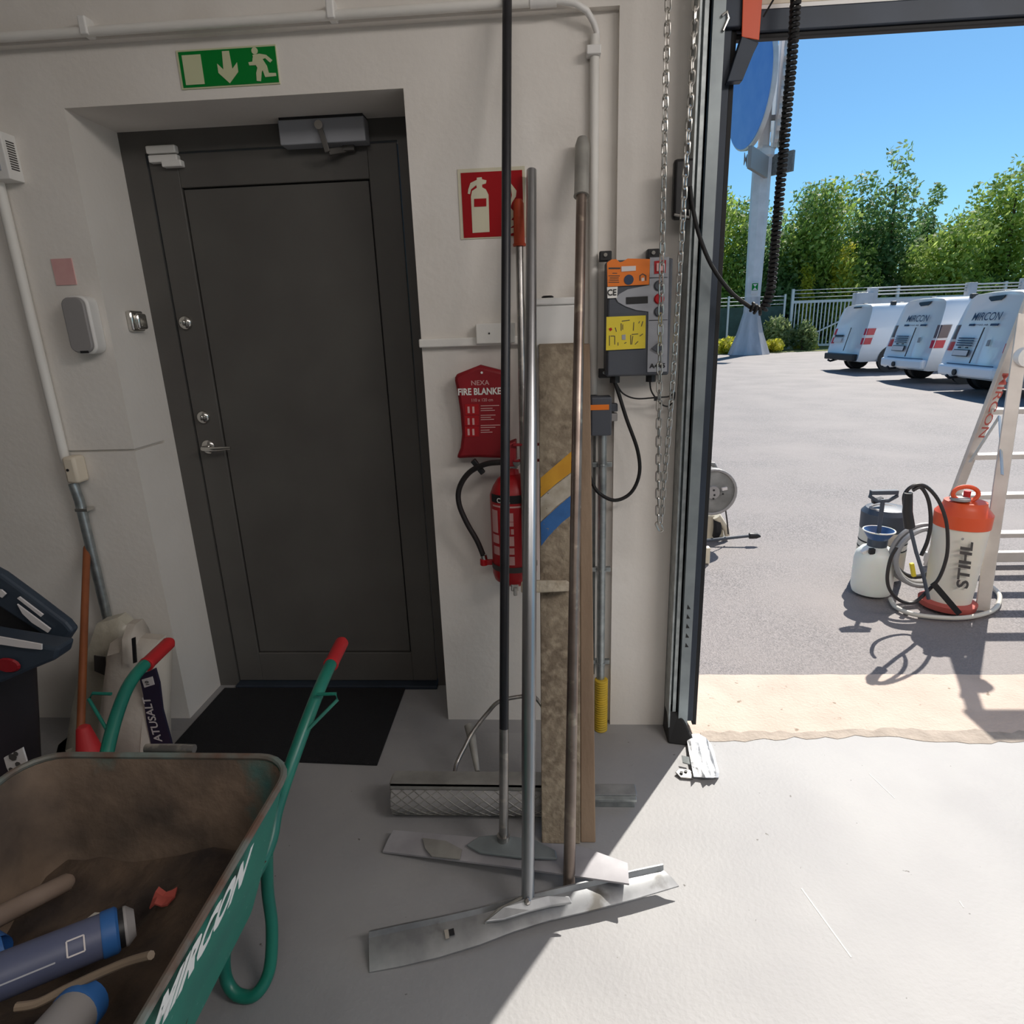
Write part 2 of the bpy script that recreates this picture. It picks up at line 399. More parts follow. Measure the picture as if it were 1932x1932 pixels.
# closer
c0 = P(523, 226, 2.335); c1 = P(690, 268, 2.335)
cz0, cz1 = P(606, 270, 2.335).z, P(606, 222, 2.335).z
cl = MB().box(c0.x, c1.x, 2.335, DY, cz0, cz1).build('door_closer', 'light_grey_plastic', d, bevel=.004)
MB().box(c0.x+.004, c1.x-.004, 2.337, DY, cz1, cz1+.008).build('closer_shadow_gap', 'black_plastic', cl)
ax = P(604, 238, 2.33)
MB().lathe([(.014, 0), (.014, .018)], ax, (0, -1, 0), 16).build('spindle', 'chrome', cl, smooth=True)
e1 = P(622, 290, 2.345)
MB().bar(ax+V((0, -.012, 0)), e1+V((0, -.02, 0)), .018, .008, (0, 1, 0)).build('closer_arm', 'door_grey', cl, bevel=.002)
e2 = P(655, 275, 2.36)
MB().bar(e1+V((0, -.015, 0)), V((e2.x, DY+.005, e2.z)), .02, .012, (0, 1, 0)).build('closer_link', 'door_grey', cl, bevel=.002)
MB().obox(V((e2.x, DY-.012, e2.z)), (1,0,0), (0,1,0), (0,0,1), .02, .014, .012).build('closer_shoe', 'door_grey', cl, bevel=.002)
# alarm contact
a0 = P(275, 285, DY-.02); a1 = P(330, 278, DY-.02)
s1 = MB().box(a0.x, a1.x, DY-.022, DY+.004, a1.z-.016, a1.z+.010).build('contact_sensor', 'white_plastic', d, bevel=.005)
z_ = P(300, 299, DY-.02).z
m = MB().box(a0.x+.004, a1.x+.002, DY-.022, DY+.004, z_-.012, z_+.012)
m.box(a0.x+.05, a1.x+.014, DY-.024, DY+.004, z_-.028, z_-.006)
m.build('contact_magnet', 'white_plastic', d, bevel=.004)
# cylinders and lever
for (kx, ky) in ((347, 609), (381, 788)):
    k = P(kx, ky, DY-.01)
    kk = MB().lathe([(.026, 0), (.026, .006), (.021, .012), (.012, .014), (.011, .026), (.008, .028)], V((k.x, DY+.004, k.z)), (0, -1, 0), 20).build('lock_cylinder', 'chrome', d, smooth=True)
k = P(388, 845, DY-.02)
hb = MB().lathe([(.027, 0), (.027, .006), (.022, .010), (.010, .012), (.010, .045)], V((k.x, DY+.004, k.z)), (0, -1, 0), 20).build('handle_rose', 'chrome', d, smooth=True)
MB().tube([V((k.x, DY-.04, k.z)), V((k.x+.02, DY-.05, k.z)), V((k.x+.06, DY-.052, k.z)), V((k.x+.118, DY-.05, k.z+.002))], [.010, .010, .009, .007], 12).build('lever', 'chrome', hb, smooth=True)

# ---- garage door (raised) and its track
gd = bpy.data.objects.new('door_2', None); COL.objects.link(gd); gd.location = (2.5, 2.09, 2.29); struct(gd)
zb = 2.276
MB().box(.535, GR-.02, 2.075, 2.12, zb+.006, zb+.060).build('bottom_rail', 'steel_dark', gd, bevel=.003)
MB().box(.535, GR-.02, 2.085, 2.112, zb-.006, zb+.006).build('bottom_seal', 'black_rubber', gd, bevel=.003)
MB().box(.535, GR-.02, 2.076, 2.118, zb+.060, zb+.070).build('rail_lip', 'white_plastic', gd)
MB().box(.535, GR-.02, 2.080, 2.12, zb+.072, zb+.30).build('door_section', 'cream_plastic', gd, bevel=.002)
MB().box(.535, GR-.02, 2.080, 2.12, zb+.303, zb+.62).build('door_section', 'light_grey_plastic', gd, bevel=.002)
br = MB()
q0 = P(1398, 20, 2.06); q1 = P(1430, 20, 2.06)
# orange painted cable-break bracket at the door corner
t0 = P(1405, 80, 2.05); t1 = P(1437, 78, 2.05)
br.hexa([P(1399, 70, 2.045), P(1432, 76, 2.045), P(1432, 76, 2.074), P(1399, 70, 2.074), P(1402, -25, 2.045), P(1440, -25, 2.045), P(1440, -25, 2.074), P(1402, -25, 2.074)])
bo = br.build('corner_bracket', 'safety_orange', gd, bevel=.002)
br = MB().poly3([P(1400, 68, 2.04), P(1432, 80, 2.04), P(1422, 100, 2.04), P(1401, 152, 2.04), P(1372, 154, 2.04)], (0, .03, 0))
br.build('pull_arm', 'steel_dark', bo, bevel=.002)
MB().tube([P(1466, -12, 2.03), P(1440, 32, 2.05)], .0025, 6).build('lift_cable', 'black_rubber', gd)
m = MB().obox(P(1375, 20, 2.07), (1,0,0), (0,1,0), (0,0,1), .035, .015, .045); m.build('roller_plate', 'steel_dark', gd, bevel=.003)
MB().tube([P(1362, 30, 2.04), P(1372, 22, 2.04), P(1374, 35, 2.04), P(1364, 58, 2.04)], .004, 8).build('roller_clip', 'chrome', gd, smooth=True)

tr = thing('door_track', 'galvanised and dark steel vertical guide rail at the edge of the garage opening', 'door track', (.49, 2.08, 0))
MB().box(.430, .436, 2.03, 2.117, .02, 3.15).box(.430, .470, 2.111, 2.117, .02, 3.15).build('angle_bracket', 'galvanised', tr)
MB().box(.450, .468, 2.060, 2.066, .03, 3.15).box(.462, .468, 2.060, 2.11, .03, 3.15).build('angle_flange', 'galvanised', tr)
m = MB(); m.prism([(0,0),(.034,0),(.034,.008),(.03,.008),(.03,.004),(.004,.004),(.004,.036),(.03,.036),(.03,.032),(.034,.032),(.034,.04),(0,.04)], (.470, 2.045, .02), (1,0,0), (0,1,0), (0,0,3.1))
m.build('guide_channel', 'rail_steel', tr)
MB().box(.504, .530, 2.07, 2.13, .05, 3.15).build('frame_profile', 'steel_dark', tr, bevel=.002)
MB().box(.530, .545, 2.075, 2.14, .03, 3.15).build('rubber_seal', 'black_rubber', tr, bevel=.002)
MB().box(.498, .504, 2.062, 2.068, .05, 3.15).build('highlight_strip', 'chrome', tr)  # chrome strip stands in for the highlight along the rail
for i in range(5):
    c = P(1291, 1146+18*i, 2.042)
    MB().prism([(-.006, -.008), (.007, -.008), (-.004, .010)], (.487, 2.0442, c.z), (1,0,0), (0,0,1), (0, .0006, 0)).build('slot_mark', 'black_ink', tr)
for (bx_, by_) in ((1278, 806), (1275, 1040), (1280, 660), (1262, 1335)):
    c = P(bx_, by_, 2.03); MB().lathe([(.007, 0), (.007, .005), (.004, .006), (.004, .012)], (.445, 2.111, c.z), (0, -1, 0), 6).build('bolt', 'chrome', tr)
m = MB().hexa([(.425,2.0,0),(.53,1.98,0),(.53,2.11,0),(.425,2.11,0),(.43,2.06,.10),(.475,2.06,.10),(.475,2.11,.10),(.43,2.11,.10)])
m.build('foot', 'black_rubber', tr, bevel=.006)
# ================================================================== things on the front wall
WF = YW                                        # wall face of the door bay
# ---- exit sign
a = P(332, 97, WF); b_ = P(528, 160, WF)
ux = V((1, 0, 0)); uz = V((0, 0, 1))
zt = (P(332, 95, WF).z+P(522, 86, WF).z)/2; zb_ = (P(345, 169, WF).z+P(528, 160, WF).z)/2
sx0 = (P(332, 95, WF).x+P(345, 169, WF).x)/2; sx1 = (P(522, 86, WF).x+P(528, 160, WF).x)/2
W_, H_ = sx1-sx0, zt-zb_
s = thing('exit_sign', 'green emergency exit sign with down arrow and running figure above the dark door', 'sign', ((sx0+sx1)/2, WF, zb_))
MB().box(sx0, sx1, WF-.004, WF, zb_, zt).build('backing', 'sign_glow', s)
MB().box(sx0+W_*.022, sx1-.002, WF-.0055, WF-.003, zb_+.004, zt-.005).build('green_face', 'sign_green', s)
def sp(pts, name, mt, par=s):  # shape on the sign, coordinates 0..1 of its width and height (left bottom origin)
    return MB().prism([(p[0]*W_, p[1]*H_) for p in pts], (sx0, WF-.0057, zb_), ux, uz, (0, -.0012, 0)).build(name, mt, par)
sp([(.055, .10), (.245, .10), (.245, .86), (.055, .86)], 'doorway_symbol', 'sign_glow')
sp([(.50, .08), (.60, .36), (.60, .60), (.545, .44), (.535, .90), (.465, .90), (.455, .44), (.40, .60), (.40, .36)], 'arrow_symbol', 'sign_glow')
fg = MB(); fgn = [0]
def fig(pts):
    fgn[0] += 1; fg.prism([(p[0]*W_, p[1]*H_) for p in pts], (sx0, WF-.0057, zb_), ux, uz, (0, -.0010-.0002*fgn[0], 0))
fig([(.790+.032*math.cos(t*math.pi/6), .86+.09*math.sin(t*math.pi/6)) for t in range(12)])
fig([(.765, .76), (.835, .78), (.90, .74), (.955, .60), (.93, .54), (.885, .66), (.86, .64), (.895, .46), (.86, .40), (.80, .42), (.775, .55)])   # torso and back arm
fig([(.765, .70), (.795, .62), (.79, .50), (.72, .50), (.715, .58), (.755, .59)])
fig([(.80, .44), (.865, .42), (.835, .32), (.815, .08), (.775, .10), (.78, .30)])
fig([(.84, .44), (.895, .46), (.905, .28), (.975, .27), (.975, .19), (.865, .18)])
fg.build('figure_symbol', 'sign_glow', s)

# ---- fire extinguisher sign
zt = P(863, 320, WF).z; zb2 = P(872, 452, WF).z; fx0 = P(863, 320, WF).x; fx1 = P(990, 316, WF).x
s = thing('fire_extinguisher_sign', 'square red sign with white extinguisher and flame symbols beside the door', 'sign', ((fx0+fx1)/2, WF, zb2))
MB().box(fx0, fx1, WF-.003, WF, zb2, zt).build('backing', 'sign_cream', s)
MB().box(fx0+.010, fx1-.008, WF-.0045, WF-.002, zb2+.004, zt-.011).build('red_face', 'sign_red', s)
W_, H_ = fx1-fx0, zt-zb2
def fs(pts, name, mt, dy=.0047): return MB().prism([(p[0]*W_, p[1]*H_) for p in pts], (fx0, WF-dy, zb2), ux, uz, (0, -.001, 0)).build(name, mt, s)
def q(x, y): w_ = P(x, y, WF); return ((w_.x-fx0)/W_, (w_.z-zb2)/H_)
fs([q(892, 440), q(924, 438), q(922, 368), q(917, 358), q(910, 354), q(910, 349), q(917, 347), q(918, 341), q(910, 339), q(909, 335), q(900, 336), q(900, 340), q(888, 346), q(884, 358), q(883, 366), q(887, 367), q(889, 358), q(899, 350), q(900, 355), q(891, 361), q(889, 372)], 'extinguisher_symbol', 'sign_cream')
fs([q(895, 376), q(918, 375), q(918, 390), q(895, 391)], 'symbol_label', 'sign_red', .0059)
fl_ = [[(.72,.30),(.80,.60),(.78,.78),(.87,.66),(.86,.58),(.80,.50)], [(.74,.20),(.76,.44),(.83,.36),(.82,.30)], [(.70,.10),(.72,.26),(.83,.24),(.83,.18)], [(.76,.05),(.76,.13),(.84,.14),(.84,.07)], [(.655,.40),(.69,.37),(.69,.43)]]
for f_ in fl_: fs(f_, 'flame_symbol', 'sign_cream')

# ---- faded pink notice, dispenser, push button, thermostat on the left
a, b_ = P(97, 489, WF), P(146, 537, WF)
tag(MB().box(a.x, b_.x, WF-.004, WF, b_.z, a.z).build('faded_notice', 'pink_faded'), 'small faded pink square notice above the soap dispenser', 'notice')
a, b_ = P(108, 558, 2.08), P(181, 668, 2.08)
s = thing('soap_dispenser', 'white wall soap dispenser with a grey front left of the door', 'dispenser', ((a.x+b_.x)/2, WF, b_.z))
def rrect(w, h, r, n=5, taper=0):
    pts = []
    for cx, cy, a0 in ((w-r, r, -90), (w-r, h-r, 0), (r, h-r, 90), (r, r, 180)):
        for i in range(n+1):
            t = math.radians(a0+90*i/n); pts.append((cx+r*math.cos(t), cy+r*math.sin(t)))
    return pts
w_, h_ = b_.x-a.x, a.z-b_.z
MB().prism(rrect(w_, h_, .03), (a.x, WF, b_.z), ux, uz, (0, -.052, 0)).build('housing', 'white_plastic', s, bevel=.006, smooth=True)
MB().prism(rrect(w_-.012, h_-.012, .026), (a.x+.004, WF-.050, b_.z+.006), ux, uz, (0, -.014, 0)).build('front_cover', 'dim_grey_plastic', s, bevel=.004, smooth=True)
MB().box(a.x+w_*.42, a.x+w_*.72, WF-.067, WF-.062, b_.z+.004, b_.z+.012).build('lock_slot', 'black_plastic', s)
# chrome door-open button on the reveal side
c = PX(250, 606, OPL)
s = thing('door_release_button', 'chrome door release button on the white door reveal', 'button', (OPL, c.y, c.z-.03))
MB().obox(V((OPL+.012, c.y, c.z)), (1,0,0), (0,1,0), (0,0,1), .012, .036, .036).build('base', 'chrome', s, bevel=.008, smooth=True)
MB().obox(V((OPL+.03, c.y+.004, c.z-.002)), (1,0,0), (0,1,0), (0,0,1), .009, .026, .028).build('button_cap', 'chrome', s, bevel=.008, smooth=True)
# white louvred box at the left picture edge
a = P(-22, 248, 2.09); b_ = P(22, 338, 2.09)
s = thing('wall_thermostat', 'white louvred control box at the upper left picture edge', 'thermostat', (a.x, WF, b_.z))
MB().box(a.x-.05, b_.x, 2.085, WF, b_.z, a.z).build('housing', 'white_plastic', s, bevel=.003)
MB().box(a.x-.05, b_.x-.022, 2.081, 2.086, b_.z+.025, a.z-.02).build('front_panel', 'light_grey_plastic', s)
for i in range(12):
    z = b_.z+.03+i*(a.z-b_.z-.05)/12; MB().box(b_.x-.001, b_.x+.0006, 2.10, 2.132, z, z+.004).build('vent_slot', 'dark_grey_ink', s)

# ---- cream junction box and conduit on the left
cx = -1.895
def pipe_on(pts, r, name, mt, par): return MB().tube(pts, r, 12).build(name, mt, par, smooth=True)
p1 = P(-20, 250, 2.12); p2 = P(122, 872, 2.12)
s = thing('left_conduit', 'white vertical conduit pipe left of the door, running down to a cream box', 'conduit', (p2.x, 2.12, p2.z))
pipe_on([V((p2.x, 2.125, 2.30)), V((p2.x, 2.125, p2.z))], .016, 'pipe', 'white_paint', s)
a, b_ = P(118, 873, 2.09), P(160, 912, 2.09)
s = thing('junction_box', 'cream plastic junction box at the lower end of the left conduit', 'junction box', ((a.x+b_.x)/2, WF, b_.z))
MB().box(a.x, b_.x-.018, 2.085, WF, b_.z, a.z+.02).build('box', 'cream_plastic', s, bevel=.01, smooth=True)
c = P(128, 887, 2.085); MB().lathe([(.005, 0), (.005, .003)], (c.x, 2.085, c.z), (0,-1,0), 8).build('screw', 'black_plastic', s)
pz = P(140, 912, 2.1).z
s = thing('drain_pipe', 'grey steel pipe under the cream junction box, behind the broom handle', 'pipe', (a.x+.04, 2.115, .45))
k1, k2, k3, k4 = P(138, 912, 2.115), P(150, 945, 2.115), P(165, 1010, 2.115), P(206, 1175, 2.115)
pipe_on([k1, k2, V((k2.x, 2.115, k3.z)), V((k2.x, 2.115, k4.z))], .017, 'pipe', 'galvanised', s)
c = P(162, 962, 2.10); MB().obox(V((k2.x+.012, 2.115, c.z)), (1,0,0), (0,1,0), (0,0,1), .024, .02, .006).build('pipe_clip', 'chrome', s, bevel=.002)
# ---- surface conduit over the door
zc = P(0, 69, 2.09).z; zc2 = P(945, 6, 2.09).z; zc = (zc+zc2)/2
e = P(1050, 6, 2.09)
s = thing('ceiling_conduit', 'white conduit running along the wall above the door, bending down at its right end', 'conduit', (-1, 2.09, zc))
MB().tube([V((-3, 2.095, zc)), V((e.x-.07, 2.095, zc)), ], .013, 12).build('pipe', 'white_paint', s, smooth=True)
MB().tube([V((e.x-.075, 2.095, zc)), V((e.x, 2.095, zc))], .016, 12).build('coupling', 'white_plastic', s, smooth=True)
bend = [V((e.x, 2.095, zc)), P(1085, 6, 2.095), P(1107, 20, 2.10), P(1120, 42, 2.12), P(1126, 60, 2.125), P(1126, 90, 2.13)]
MB().tube(bend, .009, 10).build('flexible_bend', 'white_plastic', s, smooth=True)
for cxp in (163, 629):
    c = P(cxp, 68, 2.09)
    MB().obox(V((c.x, 2.10, zc+.012)), (1,0,0), (0,1,0), (0,0,1), .012, .022, .024).build('clip', 'white_plastic', s, bevel=.004)
x_ = P(1122, 95, 2.125).x
s = thing('down_conduit', 'white vertical conduit dropping behind the long poles to the grey switch', 'conduit', (x_, 2.125, 1.1))
MB().tube([V((x_, 2.128, P(1122, 66, 2.125).z)), V((x_, 2.128, P(1130, 745, 2.1).z))], .014, 12).build('pipe', 'white_paint', s, smooth=True)
c = P(1122, 96, 2.12); MB().box(c.x-.024, c.x+.018, 2.105, WF, c.z-.012, c.z+.012).build('clip', 'white_plastic', s, bevel=.003)

# ---- trunking ledge with socket box
a = P(790, 640, 2.125); b_ = P(798, 656, 2.125)
s = thing('cable_trunking', 'white horizontal cable trunking with small blank box beside the door', 'trunking', (-.3, 2.13, b_.z))
MB().box(a.x, -.06, 2.120, WF, b_.z, a.z).build('trunk', 'white_paint', s, bevel=.004)
a2, b2 = P(897, 611, 2.10), P(960, 647, 2.10)
MB().box(a2.x, b2.x+.02, 2.10, WF, b2.z, a2.z).build('blank_box', 'white_paint', s, bevel=.003)
c = P(923, 629, 2.10); MB().lathe([(.003, 0), (.003, .002)], (c.x, 2.10, c.z), (0,-1,0), 8).build('screw', 'black_plastic', s)
a, b_ = P(1008, 563, 2.075), P(1095, 655, 2.075)
s = thing('socket_box', 'white lidded socket box on the wall above the dirty plank', 'socket', ((a.x+b_.x)/2, 2.1, b_.z-.03))
MB().box(a.x, b_.x, 2.072, WF, b_.z-.03, a.z-.022).build('body', 'white_plastic', s, bevel=.006, smooth=True)
MB().box(a.x-.004, b_.x+.003, 2.066, WF, a.z-.022, a.z).build('lid', 'white_plastic', s, bevel=.005, smooth=True)
c = P(1033, 552, 2.09); MB().lathe([(.014, 0), (.017, .004), (.012, .008)], (c.x, 2.10, a.z), (0,0,1), 12, 1.2, .7).build('knob', 'black_plastic', s, smooth=True)

# ---- fire blanket
bp = [(856, 712), (862, 706), (905, 689), (948, 700), (962, 716), (960, 735), (955, 760), (958, 840), (966, 866), (900, 864), (860, 866), (868, 846), (871, 820), (868, 780), (862, 740)]
s = thing('fire_blanket', 'red fire blanket bag with white lettering hanging above the extinguisher hose', 'fire blanket', (P(905, 866, 2.11).x, 2.12, P(905, 866, 2.11).z))
FY = 2.085
pts = [P(x, y, FY) for x, y in bp]
MB().poly3(pts, (0, .05, 0)).build('bag', 'deep_red', s, bevel=.012, smooth=True)
c = P(909, 703, FY); MB().lathe([(.004, 0), (.004, .002)], (c.x, FY-.001, c.z), (0,-1,0), 10).build('eyelet', 'white_ink', s)
def tx(sv, x, y, hpx, wpx, name='lettering', mt='white_ink', Y=FY, par=None, bold=0.01, align='LEFT', shear=0):
    o = P(x, y, Y); h = o.z-P(x, y+hpx, Y).z; wd = P(x+wpx, y, Y).x-o.x
    o2 = V((o.x, Y-.0004, o.z-h)); return text(name, sv, o2, ux, uz, h, mt, par, bold=bold, width=wd, ext=.0012, shear=shear)
tx('NEXA', 889, 718, 9, 34, par=s, mt='pink_faded')
tx('FIRE BLANKET', 864, 733, 13, 90, par=s, bold=.03)
tx('110 x 120 cm', 890, 752, 6, 40, par=s, mt='pink_faded')
for i, (ya, yb) in enumerate(((762, 783), (784, 803), (804, 824))):
    q0, q1 = P(877, ya, FY), P(904, yb, FY)
    MB().box(q0.x, q1.x, FY-.0016, FY, q1.z+.001, q0.z-.001).build('pictogram_frame', 'red', s)
    for j in range(2):
        c0 = P(882+9*j, ya+5, FY); MB().box(c0.x, c0.x+.007, FY-.0022, FY-.001, c0.z-.022, c0.z).build('pictogram', 'pink_faded', s)
for i, y in enumerate((765, 770, 774, 783, 787, 791, 802, 806, 811, 815)):
    c0 = P(907, y, FY); wd = (.062, .04, .048, .05, .035, .045, .066, .05, .03, .04)[i]
    MB().box(c0.x, c0.x+wd, FY-.0016, FY-.0004, c0.z-.0025, c0.z).build('print_line', 'pink_faded', s)

# ---- fire extinguisher
ec = P(969, 1000, 2.045); ex, ey = ec.x, 2.045; er = .078
z0 = P(969, 1108, 2.0).z; z1 = P(969, 905, 2.045).z
s = thing('fire_extinguisher', 'red fire extinguisher with black hose hanging on the wall behind the poles', 'fire extinguisher', (ex, ey, z0))
MB().lathe([(.02, z0), (.05, z0+.004), (er-.006, z0+.022), (er, z0+.045), (er, z1-.05), (er-.012, z1-.02), (.05, z1+.005), (.026, z1+.022), (.022, z1+.045)], (ex, ey, 0), (0,0,1), 32).build('cylinder', 'red', s, smooth=True)
hd = MB().box(ex-.024, ex+.024, ey-.022, ey+.022, z1+.04, z1+.075).build('valve', 'chrome', s, bevel=.004)
MB().hexa([(ex-.02,ey-.05,z1+.055),(ex+.02,ey-.05,z1+.055),(ex+.02,ey+.02,z1+.055),(ex-.02,ey+.02,z1+.055),(ex-.02,ey-.05,z1+.125),(ex+.02,ey-.04,z1+.14),(ex+.02,ey+.02,z1+.14),(ex-.02,ey+.02,z1+.125)]).build('squeeze_grip', 'deep_red', s, bevel=.005)
for zz in (P(1012, 838, 2.0).z, P(1012, 868, 2.0).z):
    MB().box(ex+.01, P(1019, 850, 2.0).x, 1.99, 2.004, zz-.004, zz+.004).build('lever', 'deep_red', s, bevel=.002)
c = P(974, 876, 1.97); MB().lathe([(.012, 0), (.012, .008)], (c.x, 2.0, c.z), (0,-1,0), 16).build('pressure_gauge', 'chrome', s, smooth=True)
hp = [P(945, 872, 2.0), P(915, 876, 2.02), P(885, 892, 2.04), P(867, 920, 2.05), P(866, 950, 2.05), P(880, 985, 2.05), P(900, 1020, 2.05), P(911, 1046, 2.05)]
def smooth_path(p, n=6):
    out = []; k = len(p)
    for i in range(k-1):
        a, b, c_, d_ = p[max(i-1, 0)], p[i], p[i+1], p[min(i+2, k-1)]
        for j in range(n):
            t = j/n; out.append(.5*((2*b)+(c_-a)*t+(2*a-5*b+4*c_-d_)*t*t+(3*b-a-3*c_+d_)*t**3))
    return out+[p[-1]]
MB().tube(smooth_path(hp), .0095, 12).build('hose', 'hose_black', s, smooth=True)
c = P(912, 1047, 2.05); MB().tube([c, P(914, 1056, 2.05)], .012, 12).build('ferrule', 'chrome', s, smooth=True)
n0 = P(913, 1056, 2.05); MB().tube([n0+V((0,0,.004)), n0-V((0,0,.02))], .014, 12).box(n0.x, ex-er+.01, n0.y-.008, n0.y+.008, n0.z-.018, n0.z).build('nozzle_clip', 'red', s, bevel=.002)
MB().bar(P(892, 868, 2.04), P(912, 893, 2.04), .018, .02, (0,1,0)).build('wall_hook', 'black_plastic', s, bevel=.003)
def band(zc_, hh, mt, nm, a0=-150, a1=-30, rr=er+.0008):
    rows = [[], []]
    for i in range(17):
        t = math.radians(a0+(a1-a0)*i/16)
        for k, dz in ((0, -hh/2), (1, hh/2)): rows[k].append((ex+rr*math.cos(t), ey+rr*math.sin(t), zc_+dz))
    return MB().grid(rows).build(nm, mt, s, smooth=True)
band(P(960, 943, 1.97).z, .028, 'black_ink', 'brand_band')
zl = P(960, 949, 1.97).z
for ch, t in (('C', -122), ('I', -104), ('E', -96)):
    tt = math.radians(t); r_ = er+.0014
    text('lettering', ch, (ex+r_*math.cos(tt)-.006, ey+r_*math.sin(tt)-.001, zl), (-math.sin(tt), math.cos(tt), 0), (0,0,1), .017, 'white_ink', s, bold=.02)
band(P(960, 957, 1.97).z, .006, 'pink_faded', 'print_line', -145, -60)
for y0_, y1_, a0, a1 in ((965, 1008, -150, -128), (968, 984, -104, -86), (985, 993, -104, -86), (998, 1008, -108, -96), (998, 1008, -93, -86), (1012, 1030, -104, -86), (1012, 1028, -150, -126), (1034, 1046, -108, -86), (1050, 1066, -108, -86), (1034, 1050, -148, -126)):
    za, zb3 = P(960, y0_, 1.97).z, P(960, y1_, 1.97).z; band((za+zb3)/2, za-zb3, 'pink_faded', 'label_print', a0, a1)
band(P(960, 1076, 1.97).z, .02, 'dark_grey_ink', 'holder_strap', -180, 0, er+.002)
k = P(972, 1112, 1.98); MB().box(k.x-.014, k.x+.012, 1.975, WF, k.z-.006, k.z+.022).box(k.x-.006, k.x+.008, 1.972, 1.986, k.z-.022, k.z+.01).build('wall_bracket', 'chrome', s, bevel=.003)

# ---- garage door controller
CY = 2.015
a, b_ = P(1146, 490, CY), P(1263, 703, CY); cx0, cx1, cz0, cz1 = a.x, b_.x, P(1160, 711, CY).z, P(1160, 490, CY).z
bk = YW-.028
s = thing('door_controller', 'grey garage door control box with orange and yellow stickers behind the chain', 'control box', ((cx0+cx1)/2, 2.06, cz0))
MB().box(cx0, cx1, CY+.012, bk, cz0, cz1).build('housing', 'grey_plastic', s, bevel=.006)
xm = P(1222, 600, CY).x
MB().box(cx0+.004, cx1-.002, CY, CY+.014, cz0+.004, cz1-.002).build('front_cover', 'grey_plastic', s, bevel=.004)
def cp(x, y): w_ = P(x, y, CY); return (w_.x, w_.z)
def onbox(pts, nm, mt, dy=.0006, th=.0015): return MB().poly3([V((p[0], CY-dy, p[1])) for p in pts], (0, -th, 0)).build(nm, mt, s)
onbox([cp(1226, 486), cp(1262, 485), cp(1258, 701), cp(1221, 702), cp(1223, 588), cp(1200, 585), cp(1180, 578), cp(1166, 570), cp(1162, 563), cp(1168, 555), cp(1184, 546), cp(1225, 538)], 'grey_panel', 'light_grey_plastic', .0004, .003)
onbox([cp(1145, 496), cp(1153, 490), cp(1162, 489), cp(1169, 495), cp(1174, 494), cp(1184, 488), cp(1226, 489), cp(1224, 537), cp(1146, 541)], 'warning_sticker', 'orange', .0036)
onbox([cp(1172, 503), cp(1199, 502), cp(1199, 511), cp(1172, 513)], 'white_label', 'paper', .0056)
c = P(1186, 528, CY); MB().lathe([(.0145, 0), (.0145, .001)], (c.x, CY-.0054, c.z), (0,-1,0), 20).build('sticker_dot', 'navy_ink', s)
onbox([cp(1206, 530), cp(1206, 520), cp(1212, 516), cp(1219, 520), cp(1219, 530), cp(1217, 530), cp(1217, 521), cp(1212, 518), cp(1208, 521), cp(1208, 530)], 'sticker_symbol', 'dark_grey_ink', .0054, .0006)
onbox([cp(1210, 525), cp(1215, 524), cp(1215, 530), cp(1210, 531)], 'sticker_mark', 'paper', .0054, .0006)
for i, (x, y, w_) in enumerate(((1148, 505, 22), (1155, 515, 9), (1148, 520, 21), (1150, 524, 17), (1149, 528, 18), (1148, 532, 20))):
    onbox([cp(x, y), cp(x+w_, y), cp(x+w_, y+(3 if i == 0 else 1.3)), cp(x, y+(3 if i == 0 else 1.3))], 'sticker_print', 'dark_grey_ink', .0054, .0006)
onbox([cp(1145, 542), cp(1165, 541), cp(1164, 562), cp(1146, 563)], 'mark_sticker', 'white_ink', .0036)
tx('CE', 1146, 546, 12, 17, name='lettering', mt='black_ink', Y=CY-.0052, par=s, bold=.02)
onbox([cp(1181, 561), cp(1222, 559), cp(1222, 572), cp(1181, 574)], 'display', 'black_plastic', .0038)
onbox([cp(1144, 598), cp(1218, 595), cp(1217, 657), cp(1143, 661)], 'diagram_sticker', 'yellow', .0036)
dg = MB()
for (x0_, y0_, x1_, y1_) in ((1172,610,1172,624),(1173,606,1188,604),(1175,612,1175,622),(1196,608,1195,624),(1150,633,1150,652),(1152,634,1160,634),(1160,634,1160,650),(1190,632,1190,650),(1192,631,1204,630),(1194,634,1192,650),(1205,610,1207,606),(1210,616,1213,606),(1207,634,1213,630),(1198,650,1204,644),(1166,646,1166,652),(1178,648,1182,646),(1161,618,1163,626)):
    a_, b3 = P(x0_, y0_, CY-.0056), P(x1_, y1_, CY-.0056); dg.bar(a_, b3, .0022, .0006, (0,1,0))
dg.build('diagram_lines', 'dark_grey_ink', s)
onbox([cp(1148, 620), cp(1153, 618), cp(1155, 622), cp(1151, 625)], 'diagram_arrow', 'red', .0056, .0006)
onbox([cp(1173, 632), cp(1180, 631), cp(1180, 641), cp(1173, 641)], 'diagram_patch', 'light_grey_plastic', .0056, .0006)
onbox([cp(1234, 493), cp(1256, 491), cp(1255, 515), cp(1234, 517)], 'switch_frame', 'red', .0036)
onbox([cp(1238, 497), cp(1251, 496), cp(1251, 511), cp(1238, 512)], 'rocker_switch', 'pink_faded', .005, .004)
for y, mt_ in ((539, 'grey_plastic'), (564, 'red'), (588, 'grey_plastic')):
    c = P(1243, y, CY); MB().lathe([(.0155, 0), (.0155, .003), (.012, .006)], (c.x, CY-.003, c.z), (0,-1,0), 18).build('push_button', mt_, s, smooth=True)
for y in (524, 604): onbox([cp(1224, y), cp(1259, y-1), cp(1259, y), cp(1224, y+1.4)], 'panel_seam', 'black_ink', .0036, .0006)
onbox([cp(1228, 657), cp(1242, 646), cp(1250, 657), cp(1242, 665)], 'selector_knob', 'grey_plastic', .0036, .008)
tx('A445', 1225, 686, 9, 30, mt='black_ink', Y=CY-.0034, par=s, bold=.03)
